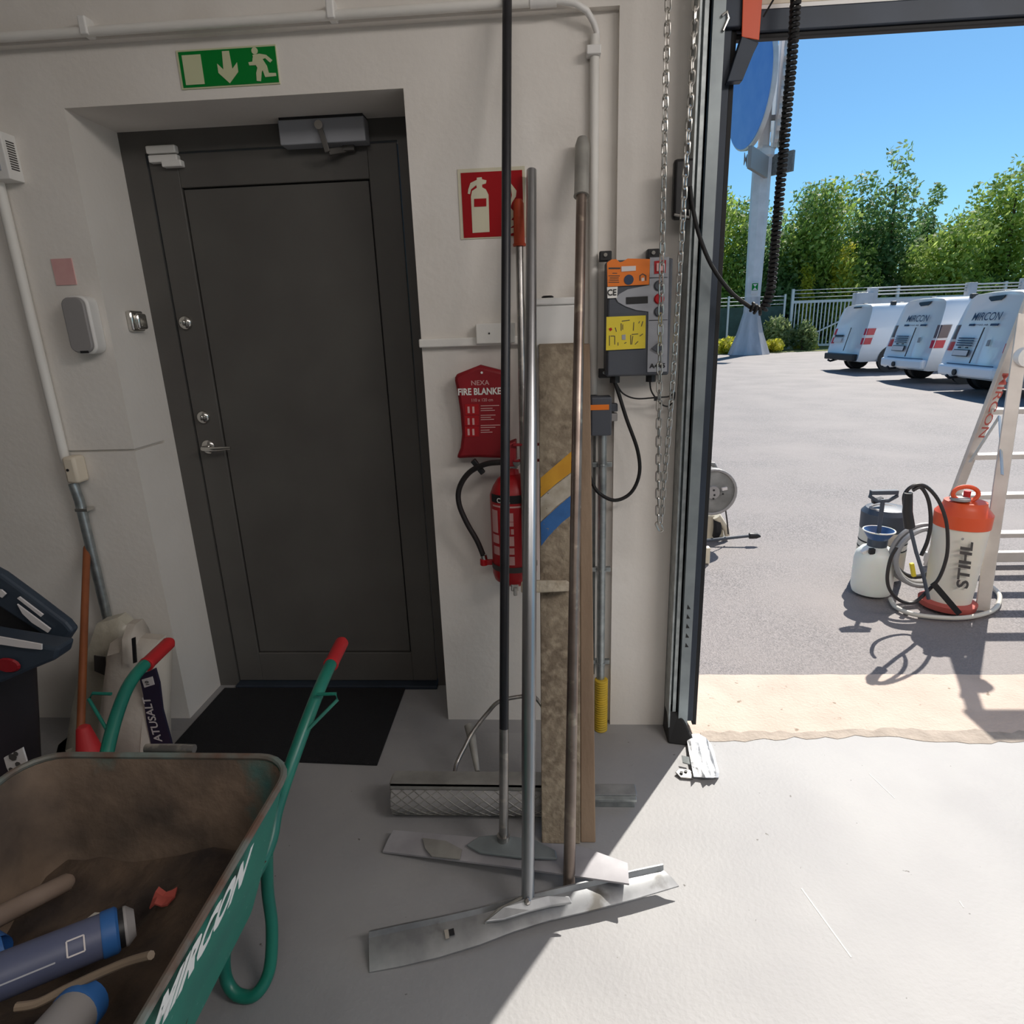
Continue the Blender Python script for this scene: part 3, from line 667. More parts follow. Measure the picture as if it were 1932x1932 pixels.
for (x, y) in ((1142, 484), (1140, 705), (1232, 480)):
    c = P(x, y, 2.09); bb = MB().box(c.x-.018, c.x+.02, 2.085, bk, c.z-.014, c.z+.016).build('mounting_lug', 'black_plastic', s, bevel=.003)
    MB().lathe([(.006, 0), (.006, .005)], (c.x, 2.085, c.z+.004), (0,-1,0), 8).build('screw', 'chrome', bb)
for (x, y) in ((1160, 712), (1228, 710)):
    c = P(x, y, 2.06); MB().tube([V((c.x, 2.06, cz0)), V((c.x, 2.06, cz0-.022))], .016, 8).build('cable_gland', 'black_plastic', s)
g1 = P(1160, 715, 2.06)
hp = [V((g1.x, 2.06, cz0-.02)), P(1168, 745, 2.06), P(1182, 790, 2.05), P(1203, 850, 2.04), P(1206, 895, 2.04), P(1190, 930, 2.04), P(1160, 944, 2.04), P(1130, 930, 2.05), P(1115, 905, 2.07), P(1110, 880, 2.09)]
MB().tube(smooth_path(hp), .0062, 10).build('power_cable', 'black_rubber', s, smooth=True)
hp = [P(1162, 722, 2.06), P(1175, 742, 2.07), P(1200, 752, 2.07), P(1238, 750, 2.06), P(1262, 748, 2.07), P(1272, 740, 2.09)]
MB().tube(smooth_path(hp), .0026, 8).build('thin_cable', 'black_rubber', s, smooth=True)
hp = [P(1226, 712, 2.06), P(1228, 735, 2.06), P(1238, 752, 2.06), P(1250, 764, 2.06), P(1262, 766, 2.07), P(1271, 754, 2.08), P(1273, 740, 2.09)]
MB().tube(smooth_path(hp), .0026, 8).build('thin_cable', 'black_rubber', s, smooth=True)
c = P(1237, 752, 2.056); MB().obox(c, (1,0,0), (0,1,0), (0,0,1), .005, .005, .007).build('cable_tie', 'black_plastic', s)

# ---- grey main switch with steel conduit and yellow sleeve
SY = 2.06
a, b_ = P(1115, 750, SY), P(1154, 822, SY)
s = thing('isolator_switch', 'grey isolator switch with orange strip below the control box', 'switch', ((a.x+b_.x)/2, 2.1, b_.z))
MB().box(a.x, b_.x, SY, 2.13, b_.z, a.z).build('housing', 'grey_plastic', s, bevel=.005)
q0, q1 = P(1113, 764, SY), P(1149, 773, SY); MB().box(q0.x, q1.x, SY-.0015, SY, q1.z, q0.z).build('orange_strip', 'orange', s)
for yy, mt_ in ((768, 'grey_plastic'), (786, 'dim_grey_plastic')):
    c = P(1158, yy, 2.09); MB().box(b_.x-.002, b_.x+.02, 2.07, 2.10, c.z-.013, c.z+.013).build('side_knob', mt_, s, bevel=.003)
x_ = P(1136, 900, 2.095).x
s = thing('steel_conduit', 'galvanised steel conduit below the isolator running into a yellow floor sleeve', 'conduit', (x_, 2.095, 0))
zlo = P(1138, 1290, 2.095).z
MB().tube([V((x_, 2.092, b_.z)), V((x_, 2.092, zlo))], .0155, 16).build('pipe', 'galvanised', s, smooth=True)
MB().tube([V((x_-.026, 2.118, b_.z)), V((x_-.026, 2.118, zlo+.03))], .006, 8).build('thin_pipe', 'galvanised', s, smooth=True)
for yy in (878, 1077, 1252):
    c = P(1138, yy, 2.09); MB().box(x_-.034, x_+.034, 2.10, 2.118, c.z-.008, c.z+.008).lathe([(.0175, -.005), (.0175, .005)], (x_, 2.092, c.z), (0,0,1), 16).build('pipe_clip', 'galvanised', s, bevel=.001)
ys = P(1138, 1282, 2.08).z
prof = []
nrib = 22
for i in range(nrib):
    z = ys*i/nrib; prof += [(.0225, z), (.0255, z+ys/nrib*.25), (.0255, z+ys/nrib*.6), (.0225, z+ys/nrib*.85)]
MB().lathe(prof, (x_+.002, 2.085, 0), (0,0,1), 18).build('corrugated_sleeve', 'yellow_conduit', s, smooth=True)

# ---- chain
lk = MB(); pth = []
Lh, Rr = .0108, .0076
for i in range(10):
    t = math.pi*i/9; pth.append((Rr*math.cos(t), 0, Lh+Rr*math.sin(t)))
for i in range(10):
    t = math.pi+math.pi*i/9; pth.append((Rr*math.cos(t), 0, -Lh+Rr*math.sin(t)))
lk.tube(pth, .0026, 6, closed=True)
ch = thing('hand_chain', 'long steel hand chain hanging in a loop in front of the control box', 'chain', P(1244, 990, 1.965))
CYc = 1.965
path = [P(1276, -330, CYc), P(1262, -40, CYc), P(1257, 120, CYc), P(1251, 400, CYc), P(1246, 620, CYc), P(1243, 800, CYc), P(1242, 940, CYc), P(1242, 990, CYc), P(1244, 994, CYc), P(1247, 985, CYc), P(1254, 900, CYc), P(1263, 800, CYc), P(1272, 680, CYc), P(1283, 500, CYc), P(1293, 330, CYc), P(1303, 180, CYc), P(1312, 20, CYc), P(1316, -40, CYc), P(1336, -330, CYc)]
pitch = .0285; dist = 0; base_link = None; k_ = 0
cum = [0]
for a_, b3 in zip(path, path[1:]): cum.append(cum[-1]+(b3-a_).length)
n_ = int(cum[-1]/pitch)
for i in range(n_):
    d_ = i*pitch
    j = max(t for t in range(len(cum)-1) if cum[t] <= d_)
    f_ = (d_-cum[j])/(cum[j+1]-cum[j]); pos = path[j].lerp(path[j+1], f_); t_ = (path[j+1]-path[j]).normalized()
    rot = t_.to_track_quat('Z', 'Y').to_matrix().to_4x4() @ Matrix.Rotation(math.radians(90*(i % 2)+20+i*1.2), 4, 'Z')
    mw = Matrix.Translation(pos-ch.location) @ rot
    if base_link is None:
        base_link = lk.build('chain_link', 'chain_steel', ch, smooth=True, local=True); base_link.matrix_local = mw
    else: share(base_link, ch, mw)

# ---- black cable box on the track, lead and spiral cable
a, b_ = P(1270, 302, 2.05), P(1306, 414, 2.05)
s = thing('cable_box', 'black plastic cable box on the rail behind the chain', 'cable box', ((a.x+b_.x)/2, 2.07, b_.z))
MB().box(a.x, b_.x, 2.03, 2.062, b_.z, a.z).build('housing', 'black_plastic', s, bevel=.01, smooth=True)
c = P(1300, 410, 2.02); c2 = P(1272, 405, 2.02)
MB().tube([c2, c, c+V((0, 0, .02))], .004, 8).build('chain_hook', 'chrome', s, smooth=True)
hp = [P(1302, 352, 2.026), P(1306, 385, 2.02), P(1318, 440, 2.0), P(1342, 500, 2.0), P(1378, 550, 2.0), P(1412, 577, 2.0), P(1424, 584, 2.0)]
cc = thing('spiral_cable', 'black spiral cable hanging in the garage opening from the door edge', 'cable', P(1440, 592, 2.0))
MB().tube(smooth_path(hp), .0062, 10).build('straight_lead', 'black_rubber', cc, smooth=True)
hp = smooth_path([P(1417, 578, 2.0), P(1432, 586, 2.0), P(1442, 580, 2.0), P(1452, 555, 2.0), P(1457, 520, 2.0), P(1466, 420, 2.0), P(1477, 300, 2.0), P(1486, 200, 2.0), P(1495, 100, 2.0), P(1504, -40, 2.0), P(1512, -150, 2.02), P(1520, -240, 2.06)], 8)
cum = [0]
for a_, b3 in zip(hp, hp[1:]): cum.append(cum[-1]+(b3-a_).length)
tot = cum[-1]; hel = []; turns = int(tot/.0125); NN = turns*8
j = 0
for i in range(NN+1):
    d_ = tot*i/NN
    while j < len(cum)-2 and cum[j+1] < d_: j += 1
    pos = hp[j].lerp(hp[j+1], (d_-cum[j])/max(1e-6, cum[j+1]-cum[j])); t_ = (hp[j+1]-hp[j]).normalized()
    u_ = t_.cross(V((0, 1, 0))).normalized(); v_ = t_.cross(u_); an = 2*math.pi*i/8
    hel.append(pos+(u_*math.cos(an)+v_*math.sin(an))*.0105)
MB().tube(hel, .0052, 6).build('coil', 'black_rubber', cc, smooth=True)

# ================================================================== tools leaning on the wall
def on_line(a, b, t): return a+(b-a)*t
# -- squeegee with black pole
b0 = PZ(950, 1588, .066); t0 = P(957, -45, 2.098)
s = thing('black_pole_squeegee', 'wide flat concrete squeegee with a long black pole reaching out of the top', 'squeegee', (b0.x, b0.y, 0))
mid = on_line(b0, t0, .135)
MB().tube([mid, on_line(b0, t0, 1)], .0135, 16).build('pole', 'pole_black', s, smooth=True)
MB().tube([b0-V((0, 0, .015)), mid], .0137, 16).build('worn_sleeve', 'worn_steel', s, smooth=True)
fl0, fr0 = PZ(722, 1606, .012), PZ(1187, 1667, .074); bl0, br0 = PZ(742, 1566, .028), PZ(1130, 1599, .078); br1 = PZ(1184, 1628, .076)
rows = [[], [], []]
for i in range(13):
    t = i/12; f_ = fl0.lerp(fr0, t); r_ = bl0.lerp(br0, t) if i < 12 else br1
    f_ = f_+V((0, 0, .004*math.sin(t*math.pi)))
    rows[0].append(f_); rows[1].append(f_.lerp(r_, .5)+V((0, 0, .004))); rows[2].append(r_)
MB().grid(rows, (0, 0, -.006)).build('blade', 'dark_alu', s, smooth=True)
pa = [PZ(x, y, .034) for x, y in ((795, 1578), (838, 1582), (836, 1620), (812, 1619))]
MB().poly3([PZ(797, 1582, .040), PZ(842, 1588, .045), PZ(872, 1604, .046), PZ(868, 1622, .044), PZ(815, 1617, .037), PZ(802, 1602, .037)], (0, 0, .003)).build('dried_patch', 'dusty_alu', s)
cb = PZ(948, 1600, .070)
pl = [(-.15, -.012), (-.12, .02), (-.06, .034), (.05, .03), (.115, .005), (.125, -.02), (.02, -.03), (-.1, -.03)]
dx = (fr0-fl0).normalized(); dyv = V((-dx.y, dx.x, .18)).normalized()
MB().prism(pl, cb+V((.04, 0, -.002)), dx, dyv, (0, 0, .007)).build('mount_plate', 'rail_steel', s, bevel=.003)
MB().tube([b0-V((0,0,.02)), b0+V((0, .004, .02))], .019, 14).build('pole_socket', 'worn_steel', s, smooth=True)
# -- aluminium float with silver pole
b0 = PZ(996, 1694, .06); t0 = P(1003, 322, 2.118)
s = thing('silver_pole_float', 'long twisted aluminium float blade with a thick silver pole, nearest the camera', 'float', (b0.x, b0.y, 0))
k1 = on_line(b0, t0, .62)
MB().tube([b0, on_line(b0, t0, .12), on_line(b0, t0, .16), k1, on_line(b0, t0, .7), on_line(b0, t0, 1)], [.0175, .0175, .0195, .021, .018, .0155], 20).build('pole', 'alu_pole', s, smooth=True)
FR = [(697, 1834, .004), (760, 1822, .006), (830, 1805, .010), (905, 1782, .016), (970, 1757, .021), (1040, 1735, .025), (1120, 1716, .028), (1200, 1695, .030), (1281, 1671, .031)]
BK = [(696, 1770, .030), (760, 1756, .031), (830, 1742, .034), (905, 1725, .038), (970, 1707, .042), (1040, 1690, .045), (1120, 1672, .047), (1200, 1653, .049), (1252, 1642, .050)]
rows = [[PZ(*f_) for f_ in FR], [PZ(*f_).lerp(PZ(*g_), .5)+V((0, 0, .004)) for f_, g_ in zip(FR, BK)], [PZ(*g_) for g_ in BK]]
MB().grid(rows, (0, 0, -.004)).build('blade', 'aluminium', s, smooth=True)
rows = [[PZ(*g_) for g_ in BK], [PZ(*g_)+V((0, .006, .013)) for g_ in BK]]
MB().grid(rows, (-.001, .004, 0)).build('stiffening_lip', 'aluminium', s, smooth=True)
bl = [PZ(*g_) for g_ in BK]; fl_ = [PZ(*g_) for g_ in FR]
ctr = PZ(1000, 1712, .075); dx = (bl[6]-bl[3]).normalized(); n_ = V((0, -.35, .94))
pts = [PZ(915, 1742, .046), PZ(950, 1714, .056), PZ(990, 1698, .064), PZ(1035, 1692, .066), PZ(1074, 1694, .064), PZ(1079, 1706, .056), PZ(1040, 1712, .052), PZ(1000, 1722, .048), PZ(950, 1738, .044)]
MB().poly3(pts, (0, 0, .006)).build('mount_plate', 'aluminium', s, bevel=.002)
pts = [PZ(915, 1740, .040), PZ(938, 1718, .056), PZ(985, 1694, .068), PZ(1000, 1690, .068)]
MB().poly3(pts+[p-V((0,0,.02)) for p in pts[::-1]], (0, .006, 0)).build('mount_flange', 'dusty_alu', s)
c = PZ(995, 1702, .070); MB().lathe([(.009, 0), (.009, .004), (.005, .006)], c, (0, -.3, 1), 8).build('bolt', 'worn_steel', s)
q_ = [PZ(838, 1757, .034), PZ(846, 1755, .034), PZ(848, 1772, .030), PZ(841, 1774, .030)]
MB().poly3(q_, (0, 0, .004)).build('slot_tab', 'chrome', s)
q_ = [PZ(846, 1755, .035), PZ(856, 1752, .035), PZ(858, 1764, .033), PZ(848, 1766, .033)]
MB().poly3(q_, (0, 0, .002)).build('slot_hole', 'black_plastic', s)
# -- worn steel pole with grip
b0 = PZ(1073, 1682, .02); t0 = P(1099, 262, 2.112)
s = thing('telescopic_pole', 'worn steel pole with a thicker sleeve on top, leaning in front of the plank', 'pole', (b0.x, b0.y, 0))
g_ = on_line(b0, t0, .935)
k_ = on_line(b0, t0, .945)
tt = 1-(370-262)/(1682-262)*.93
gz_ = P(1098, 370, 2.09); tt = (gz_.z-b0.z)/(t0.z-b0.z)
MB().tube([b0-V((0, .004, .02)), on_line(b0, t0, .2), on_line(b0, t0, tt)], [.0165, .0155, .0155], 16).build('tube', 'bronzed_steel', s, smooth=True)
MB().tube([on_line(b0, t0, tt-.004), on_line(b0, t0, tt), on_line(b0, t0, .99), on_line(b0, t0, 1)], [.024, .022, .022, .016], 16).build('grip_sleeve', 'dusty_alu', s, smooth=True)
# -- spiked mesh roller with orange grip
s = thing('mesh_roller', 'wire mesh screed roller on the floor with an orange handle grip', 'roller', (-.27, 1.66, 0))
rc = V((0, 1.650, .062)); x0r, x1r = PZ(735, 1530, .06).x, -.02
prof = []; nr_ = 120
MB().lathe([(.02, 0), (.055, 0), (.057, .004), (.057, x1r-x0r-.004), (.055, x1r-x0r), (.02, x1r-x0r)], (x0r, rc.y, rc.z), (1,0,0), 28).build('drum', 'dim_grey_plastic', s, smooth=True)
wm = MB()
for hnd in (1, -1):
    for k in range(14):
        pth = []
        for i in range(41):
            t = i/40; an = hnd*(t*6.0)+2*math.pi*k/14; pth.append((x0r+(x1r-x0r)*t, rc.y+.0585*math.cos(an), rc.z+.0585*math.sin(an)))
        wm.tube(pth, .0016, 4, caps=False)
o_ = wm.build('wire_mesh', 'dusty_alu', s); o_['kind'] = 'stuff'
ba, bb2 = PZ(740, 1480, .13), PZ(742, 1456, .13)
MB().box(x0r, x1r+.01, ba.y-.002, bb2.y+.004, .126, .131).box(x0r, x1r+.01, ba.y-.002, ba.y+.002, .114, .131).build('frame_bar', 'dusty_alu', s)
for xx in (x0r-.006, x1r+.002): MB().box(xx, xx+.006, 1.625, 1.665, .05, .128).build('end_plate', 'dusty_alu', s)
jt = PZ(997, 1312, .30)
MB().tube(smooth_path([PZ(858, 1458, .12), PZ(862, 1440, .13), PZ(876, 1412, .16), PZ(893, 1380, .20), PZ(920, 1345, .25), PZ(945, 1322, .29), jt]), .007, 10).build('yoke', 'worn_steel', s, smooth=True)
MB().tube(smooth_path([jt, PZ(1010, 1316, .29), PZ(1030, 1345, .25), PZ(1050, 1400, .18), PZ(1060, 1450, .12)]), .007, 10).build('yoke', 'worn_steel', s, smooth=True)
MB().tube([PZ(884, 1369, .19), PZ(890, 1392, .17), PZ(901, 1456, .12)], [.0155, .015, .008], 12).build('peg', 'dusty_alu', s, smooth=True)
gt = P(978, 376, 2.118); ge = P(980, 462, 2.11)
MB().tube([jt, ge], .0125, 14).build('pole', 'worn_steel', s, smooth=True)
MB().tube([ge-V((0,0,.004)), ge+V((0,0,.002)), ge+V((0,0,.006)), gt-V((0,0,.012)), gt], [.02, .021, .0175, .0165, .011], 16).build('grip', 'orange_grip', s, smooth=True)
# -- plank
s = thing('dirty_plank', 'cement stained wooden plank with yellow, white and blue paint stripes leaning on the wall', 'plank', PZ(1072, 1592, 0))
pb0, pb1 = PZ(1022, 1592, 0), PZ(1095, 1592, 0); pt0, pt1 = P(1016, 648, 2.055), P(1094, 648, 2.055)
yb_, yt_ = pb0.y, 2.055; zt_ = (pt0.z+pt1.z)/2
def onpl(x, y, off=0.0):
    """pixel to the tilted front face of the plank"""
    n = V((0, -zt_, yt_-yb_)).normalized(); o = V((0, yb_, 0))+n*off; d_ = ray(x, y); t = (o-EYE).dot(n)/d_.dot(n); return EYE+d_*t
nrm = V((0, -zt_, yt_-yb_)).normalized()
bk_ = -nrm*.028
pxl, pxr = (pb0.x+pt0.x)/2, (pb1.x+pt1.x)/2
MB().poly3([V((pb0.x, yb_, .001)), V((pb1.x, yb_, .001)), V((pt1.x, yt_, zt_)), V((pt0.x, yt_, zt_))], bk_+V((0, 0, .010))).build('board', 'dirty_wood', s, bevel=.003)
q0, q1 = PZ(1124, 1592, 0), P(1113, 650, 2.06)
MB().poly3([V((pb1.x+.001, yb_+.006, .001)), V((q0.x, yb_+.006, .001)), V((q1.x, yt_+.006, zt_-.004)), V((pt1.x+.001, yt_+.006, zt_-.004))], bk_+V((0, 0, .010))).build('side_board', 'plain_wood', s, bevel=.003)
def stripe(pts, mt): MB().poly3([onpl(x, y, .0006) for x, y in pts], nrm*.0014).build('paint_stripe', mt, s)
stripe([(1020, 902), (1078, 852), (1082, 872), (1082, 888), (1050, 912), (1020, 938)], 'paint_yellow')
stripe([(1020, 940), (1050, 914), (1082, 890), (1083, 930), (1050, 955), (1020, 984)], 'paint_white')
stripe([(1020, 986), (1050, 958), (1083, 930), (1083, 968), (1060, 986), (1035, 1012), (1021, 1030)], 'paint_blue')
ca, cb_ = onpl(1008, 1092, .02), onpl(1080, 1118, .02)
m = MB().poly3([onpl(984, 1096, .004), onpl(1009, 1094, .004), onpl(1068, 1094, .004), onpl(1079, 1102, .004), onpl(1074, 1114, .004), onpl(1010, 1117, .004), onpl(984, 1117, .004)], nrm*.045)
m.build('cleat', 'cement_wood', s, bevel=.005)
# -- short aluminium channel on the floor right of the plank
a, b_ = PZ(1125, 1478, .045), PZ(1198, 1478, .045); c = PZ(1200, 1502, .04)
s = thing('aluminium_channel', 'short grey aluminium channel lying on the floor right of the plank', 'channel', (b_.x, 1.7, 0))
m = MB().box(-.02, b_.x, c.y, a.y, .040, .044).box(-.02, b_.x, a.y-.004, a.y, 0, .044).build('profile', 'aluminium', s, bevel=.002)
MB().box(-.02, c.x, c.y-.018, c.y+.002, .030, .041).box(-.02, c.x-.004, c.y-.006, c.y, .0, .04).build('front_lip', 'galvanised', s, bevel=.002)

# ---- crumpled foil sheet and metal plate by the track foot
random.seed(3)
pts0 = [[(1303, 1385), (1318, 1384), (1332, 1392), (1342, 1404)], [(1296, 1396), (1318, 1402), (1334, 1408), (1348, 1420)], [(1300, 1420), (1318, 1424), (1336, 1430), (1352, 1438)], [(1305, 1446), (1322, 1450), (1340, 1454), (1357, 1456)], [(1309, 1465), (1326, 1466), (1342, 1467), (1356, 1466)]]
rows = []
for r_ in pts0:
    row = []
    for j in range(len(r_)-1):
        for k in range(3):
            x = r_[j][0]+(r_[j+1][0]-r_[j][0])*k/3; y = r_[j][1]+(r_[j+1][1]-r_[j][1])*k/3
            row.append(PZ(x, y, .012+random.uniform(0, .016)))
    row.append(PZ(*r_[-1], .006)); rows.append(row)
tag(MB().grid(rows, (0, 0, -.003)).build('crumpled_sheet', 'crumpled_foil', smooth=False), 'crumpled white plastic sheet on the floor at the foot of the track', 'sheet')
s = thing('loose_bracket', 'small rusty metal bracket with holes beside the crumpled sheet', 'bracket', PZ(1290, 1460, 0))
MB().poly3([PZ(1274, 1456, .012), PZ(1282, 1449, .014), PZ(1302, 1452, .014), PZ(1309, 1462, .012), PZ(1308, 1469, .008), PZ(1284, 1467, .008)], (0, 0, -.006)).build('plate', 'worn_steel', s, bevel=.002)
for x, y in ((1286, 1457), (1294, 1455)):
    c = PZ(x, y, .0146); MB().lathe([(.006, 0), (.006, .0008)], c, (0,0,1), 10).build('hole', 'black_plastic', s)
MB().poly3([PZ(1286, 1425, .03), PZ(1300, 1428, .03), PZ(1302, 1442, .02), PZ(1288, 1438, .02)], (0, 0, -.004)).build('tab', 'galvanised', s)

fl = bpy.data.objects['floor']
for (x0_, y0_, x1_, y1_, w_) in ((1512, 1676, 1606, 1806, .006), (1640, 1460, 1688, 1506, .004), (1810, 1700, 1818, 1712, .004)):
    MB().bar(PZ(x0_, y0_, .0004), PZ(x1_, y1_, .0004), w_*.6, .0006).build('scratch', 'scratch_pale', fl)
# ---- doormat
s = MB().hexa([(-1.47, 1.90, 0), (-.642, 1.862, 0), (-.65, 2.36, 0), (-1.47, 2.36, 0), (-1.47, 1.90, .010), (-.642, 1.862, .010), (-.65, 2.36, .010), (-1.47, 2.36, .010)])
tag(s.build('doormat', 'mat_black', bevel=.003), 'black rubber doormat on the floor in front of the dark door', 'doormat')

# ================================================================== wheelbarrow and the corner behind it
s = thing('wheelbarrow', 'green steel wheelbarrow full of dirt and tubes in the lower left', 'wheelbarrow', (-.89, .8, 0))
RZ = .60
def rr(cx, cy, hx, hy, r, z, n=6):
    pts = []
    for sx_, sy_, a0 in ((1, -1, -90), (1, 1, 0), (-1, 1, 90), (-1, -1, 180)):
        for i in range(n+1):
            t = math.radians(a0+90*i/n); pts.append(V((cx+sx_*(hx-r)+r*math.cos(t), cy+sy_*(hy-r)+r*math.sin(t), z)))
    return pts
BX = -.888
top = rr(BX, .64, .312, .505, .085, RZ); bot = rr(BX, .62, .228, .44, .06, .31)
topi = rr(BX, .64, .304, .497, .08, RZ-.003); boti = rr(BX, .62, .222, .434, .06, .325)
def slope(sec, k):   # the nose rises towards the camera
    return [V((p.x, p.y, p.z+max(0, (.45-p.y))*k)) for p in sec]
n = len(top)
tub = MB(); midl = [a.lerp(b, .5)+V((0, 0, -.01)) for a, b in zip(top, bot)]
tub.loft([top, midl, bot], cap=False); tub.add(bot, [tuple(range(n))[::-1]]); tb = tub.build('tub', 'barrow_green', s, smooth=True)
tin = MB(); midi = [a.lerp(b, .5)+V((0, 0, -.008)) for a, b in zip(topi, boti)]
tin.loft([topi, midi, boti], cap=False); tin.add(boti, [tuple(range(n))]); tin.build('tub_inside', 'barrow_inside', s, smooth=True)
MB().tube([p+V((0, 0, .001)) for p in rr(BX, .64, .311, .504, .085, RZ)], .0075, 8, closed=True).build('rolled_rim', 'rim_worn', s, smooth=True)
def handle(sg):
    def mx(p): return p if sg > 0 else V((2*BX-p.x, p.y, p.z))
    g0, g1 = mx(V((-.622, 1.615, .632))), mx(V((-.618, 1.46, .618)))
    pth = smooth_path([g0, g1, mx(P(585, 1345, 1.355)), mx(P(546, 1452, 1.245)), mx(P(521, 1530, 1.185)), mx(P(503, 1605, 1.12)), mx(V((-.70, .98, .315))), mx(V((-.72, .75, .285))), mx(V((-.78, .2, .26))), mx(V((-.82, -.15, .20)))], 5)
    h = MB().tube(pth, .0165, 14).build('handle_tube', 'barrow_tube', s, smooth=True)
    gv = (g0-g1).normalized()
    MB().tube([g1+gv*.045, g1+gv*.053, g1+gv*.055, g0+gv*.0, g0+gv*.012], [.021, .021, .0195, .0195, .012], 14).build('grip', 'red_rubber', h, smooth=True)
    if sg > 0:
        l = [P(598, 1310, 1.37), P(634, 1309, 1.37), P(637, 1320, 1.36), P(576, 1382, 1.31)]
        MB().tube(l, .0045, 8).build('stand_wire', 'barrow_tube', h, smooth=True)
        MB().poly3([P(538, 1448, 1.235), P(512, 1438, 1.15), P(524, 1475, 1.13), P(530, 1500, 1.19)], (0, .005, 0)).build('gusset', 'barrow_tube', h)
    else:
        MB().tube([mx(P(598, 1310, 1.37)), mx(P(634, 1309, 1.37)), mx(P(637, 1320, 1.36)), mx(P(576, 1382, 1.31))], .0045, 8).build('stand_wire', 'barrow_tube', h, smooth=True)
    lp = [PZ(503, 1610, .36), PZ(505, 1680, .24), PZ(513, 1750, .14), PZ(508, 1830, .05), PZ(482, 1876, .0165), PZ(447, 1876, .0165), PZ(426, 1845, .05), PZ(424, 1795, .13), PZ(440, 1735, .24), PZ(450, 1700, .30)]
    MB().tube(smooth_path([mx(p) for p in lp], 6), .0145, 12).build('leg', 'barrow_tube', s, smooth=True)
handle(1); handle(-1)
MB().lathe([(.05, -.03), (.12, -.035), (.165, -.02), (.165, .02), (.12, .035), (.05, .03)], (BX, -.15, .165), (1,0,0), 28).build('wheel', 'tyre', s, smooth=True)
# dirt bed
random.seed(11)
rows = []
for i in range(14):
    row = []
    for j in range(16):
        x = BX-.25+.50*i/13; y = .22+.84*j/15
        ex_ = abs((x-BX)/.27); ey_ = (y-.65)/.42
        row.append((x, y, .385+.05*math.sin(x*9+1)*math.cos(y*7)+random.uniform(-.012, .012)-.05*ex_**4+.03*ey_))
    rows.append(row)
o_ = MB().grid(rows).build('dirt_fill', 'soil', s, smooth=True)
# lettering sprayed on the right side
sA, sB = V((BX+.312, 0, RZ)), V((BX+.228, 0, .31)); side_up = (sA-sB).normalized(); nn = V((side_up.z, 0, -side_up.x))
def onside(x, y):
    d_ = ray(x, y); o_ = sB+nn*.011; t = (o_-EYE).dot(nn)/d_.dot(nn); return EYE+d_*t
nb_, ib_, nt_ = onside(433, 1707), onside(319, 1909), onside(459, 1622)
dl = nb_-ib_; du = dl.normalized(); hgt = (nt_-nb_).dot((side_up-du*side_up.dot(du)).normalized())
text('lettering', 'MIRCON', ib_-du*(dl.length*.32), du, (nt_-nb_), (nt_-nb_).length, 'white_ink', s, bold=.05, width=dl.length*1.55, ext=.001)

# things lying in the barrow
a, b_ = PZ(-40, 1748, .50), PZ(125, 1665, .44)
tag(MB().tube([a, b_, b_+(b_-a).normalized()*.01], [.019, .018, .012], 14).build('wooden_handle', 'wood_handle', smooth=True), 'pale wooden tool handle sticking into the wheelbarrow dirt', 'tool handle')
a, b_ = PZ(-30, 1855, .52), PZ(250, 1742, .50); dv = (b_-a).normalized(); Lc = (b_-a).length
s = thing('sealant_tube', 'slate grey foam can with blue collar lying in the wheelbarrow', 'tube', a)
s.location = a.lerp(b_, .5)
MB().tube([a, on_line(a, b_, .78)], .036, 24).build('body', 'tube_slate', s, smooth=True)
MB().tube([on_line(a, b_, .775), on_line(a, b_, .79), on_line(a, b_, .88), on_line(a, b_, .9)], [.037, .038, .038, .034], 24).build('collar', 'tube_blue', s, smooth=True)
MB().tube([on_line(a, b_, .9), on_line(a, b_, .94)], .032, 24).build('dark_ring', 'black_plastic', s, smooth=True)
MB().tube([on_line(a, b_, .94), on_line(a, b_, .96), on_line(a, b_, 1.02)], [.033, .033, .022], 24).build('cap_ring', 'dim_grey_plastic', s, smooth=True)
up_ = (EYE-a.lerp(b_, .5)).normalized(); up_ = (up_-dv*up_.dot(dv)).normalized(); sd_ = dv.cross(up_)
c = on_line(a, b_, .60)+up_*.0365
for (du, ds, lu, ls) in ((-.012, 0, .0012, .012), (.012, 0, .0012, .012), (0, .012, .012, .0012), (0, -.012, .012, .0012)):
    MB().obox(c+dv*du+sd_*ds-up_*abs(ds)*.16, dv, sd_, up_, lu, ls, .0008).build('square_mark', 'paper', s)
MB().obox(on_line(a, b_, .2)+up_*.034+sd_*.012, dv, sd_, up_, Lc*.26, .0012, .0012).build('seam_line', 'light_grey_plastic', s)
a2, b2 = PZ(75, 1990, .53), PZ(165, 1885, .50)
s = thing('second_tube', 'short grey tube with blue collar at the bottom of the wheelbarrow picture edge', 'tube', a2.lerp(b2, .5))
MB().tube([a2, on_line(a2, b2, .7)], .036, 24).build('body', 'dim_grey_plastic', s, smooth=True)
MB().tube([on_line(a2, b2, .69), on_line(a2, b2, .72), on_line(a2, b2, .95), on_line(a2, b2, 1.0)], [.037, .038, .037, .03], 24).build('collar', 'tube_blue', s, smooth=True)
a3 = PZ(-8, 1802, .47); b3_ = PZ(10, 1792, .47)
tag(MB().tube([a3-V((.08, -.03, 0)), a3, b3_], [.03, .03, .026], 20).build('third_tube', 'tube_blue', smooth=True), 'dark blue tube end at the left picture edge inside the wheelbarrow', 'tube')
hp = smooth_path([PZ(30, 1900, .52), PZ(70, 1893, .52), PZ(120, 1868, .53), PZ(180, 1840, .55), PZ(240, 1815, .575), PZ(285, 1802, .60)])
tag(MB().tube(hp, .0065, 8).build('tan_rope', 'rope', smooth=True), 'thin tan rope across the wheelbarrow beside the tubes', 'rope')
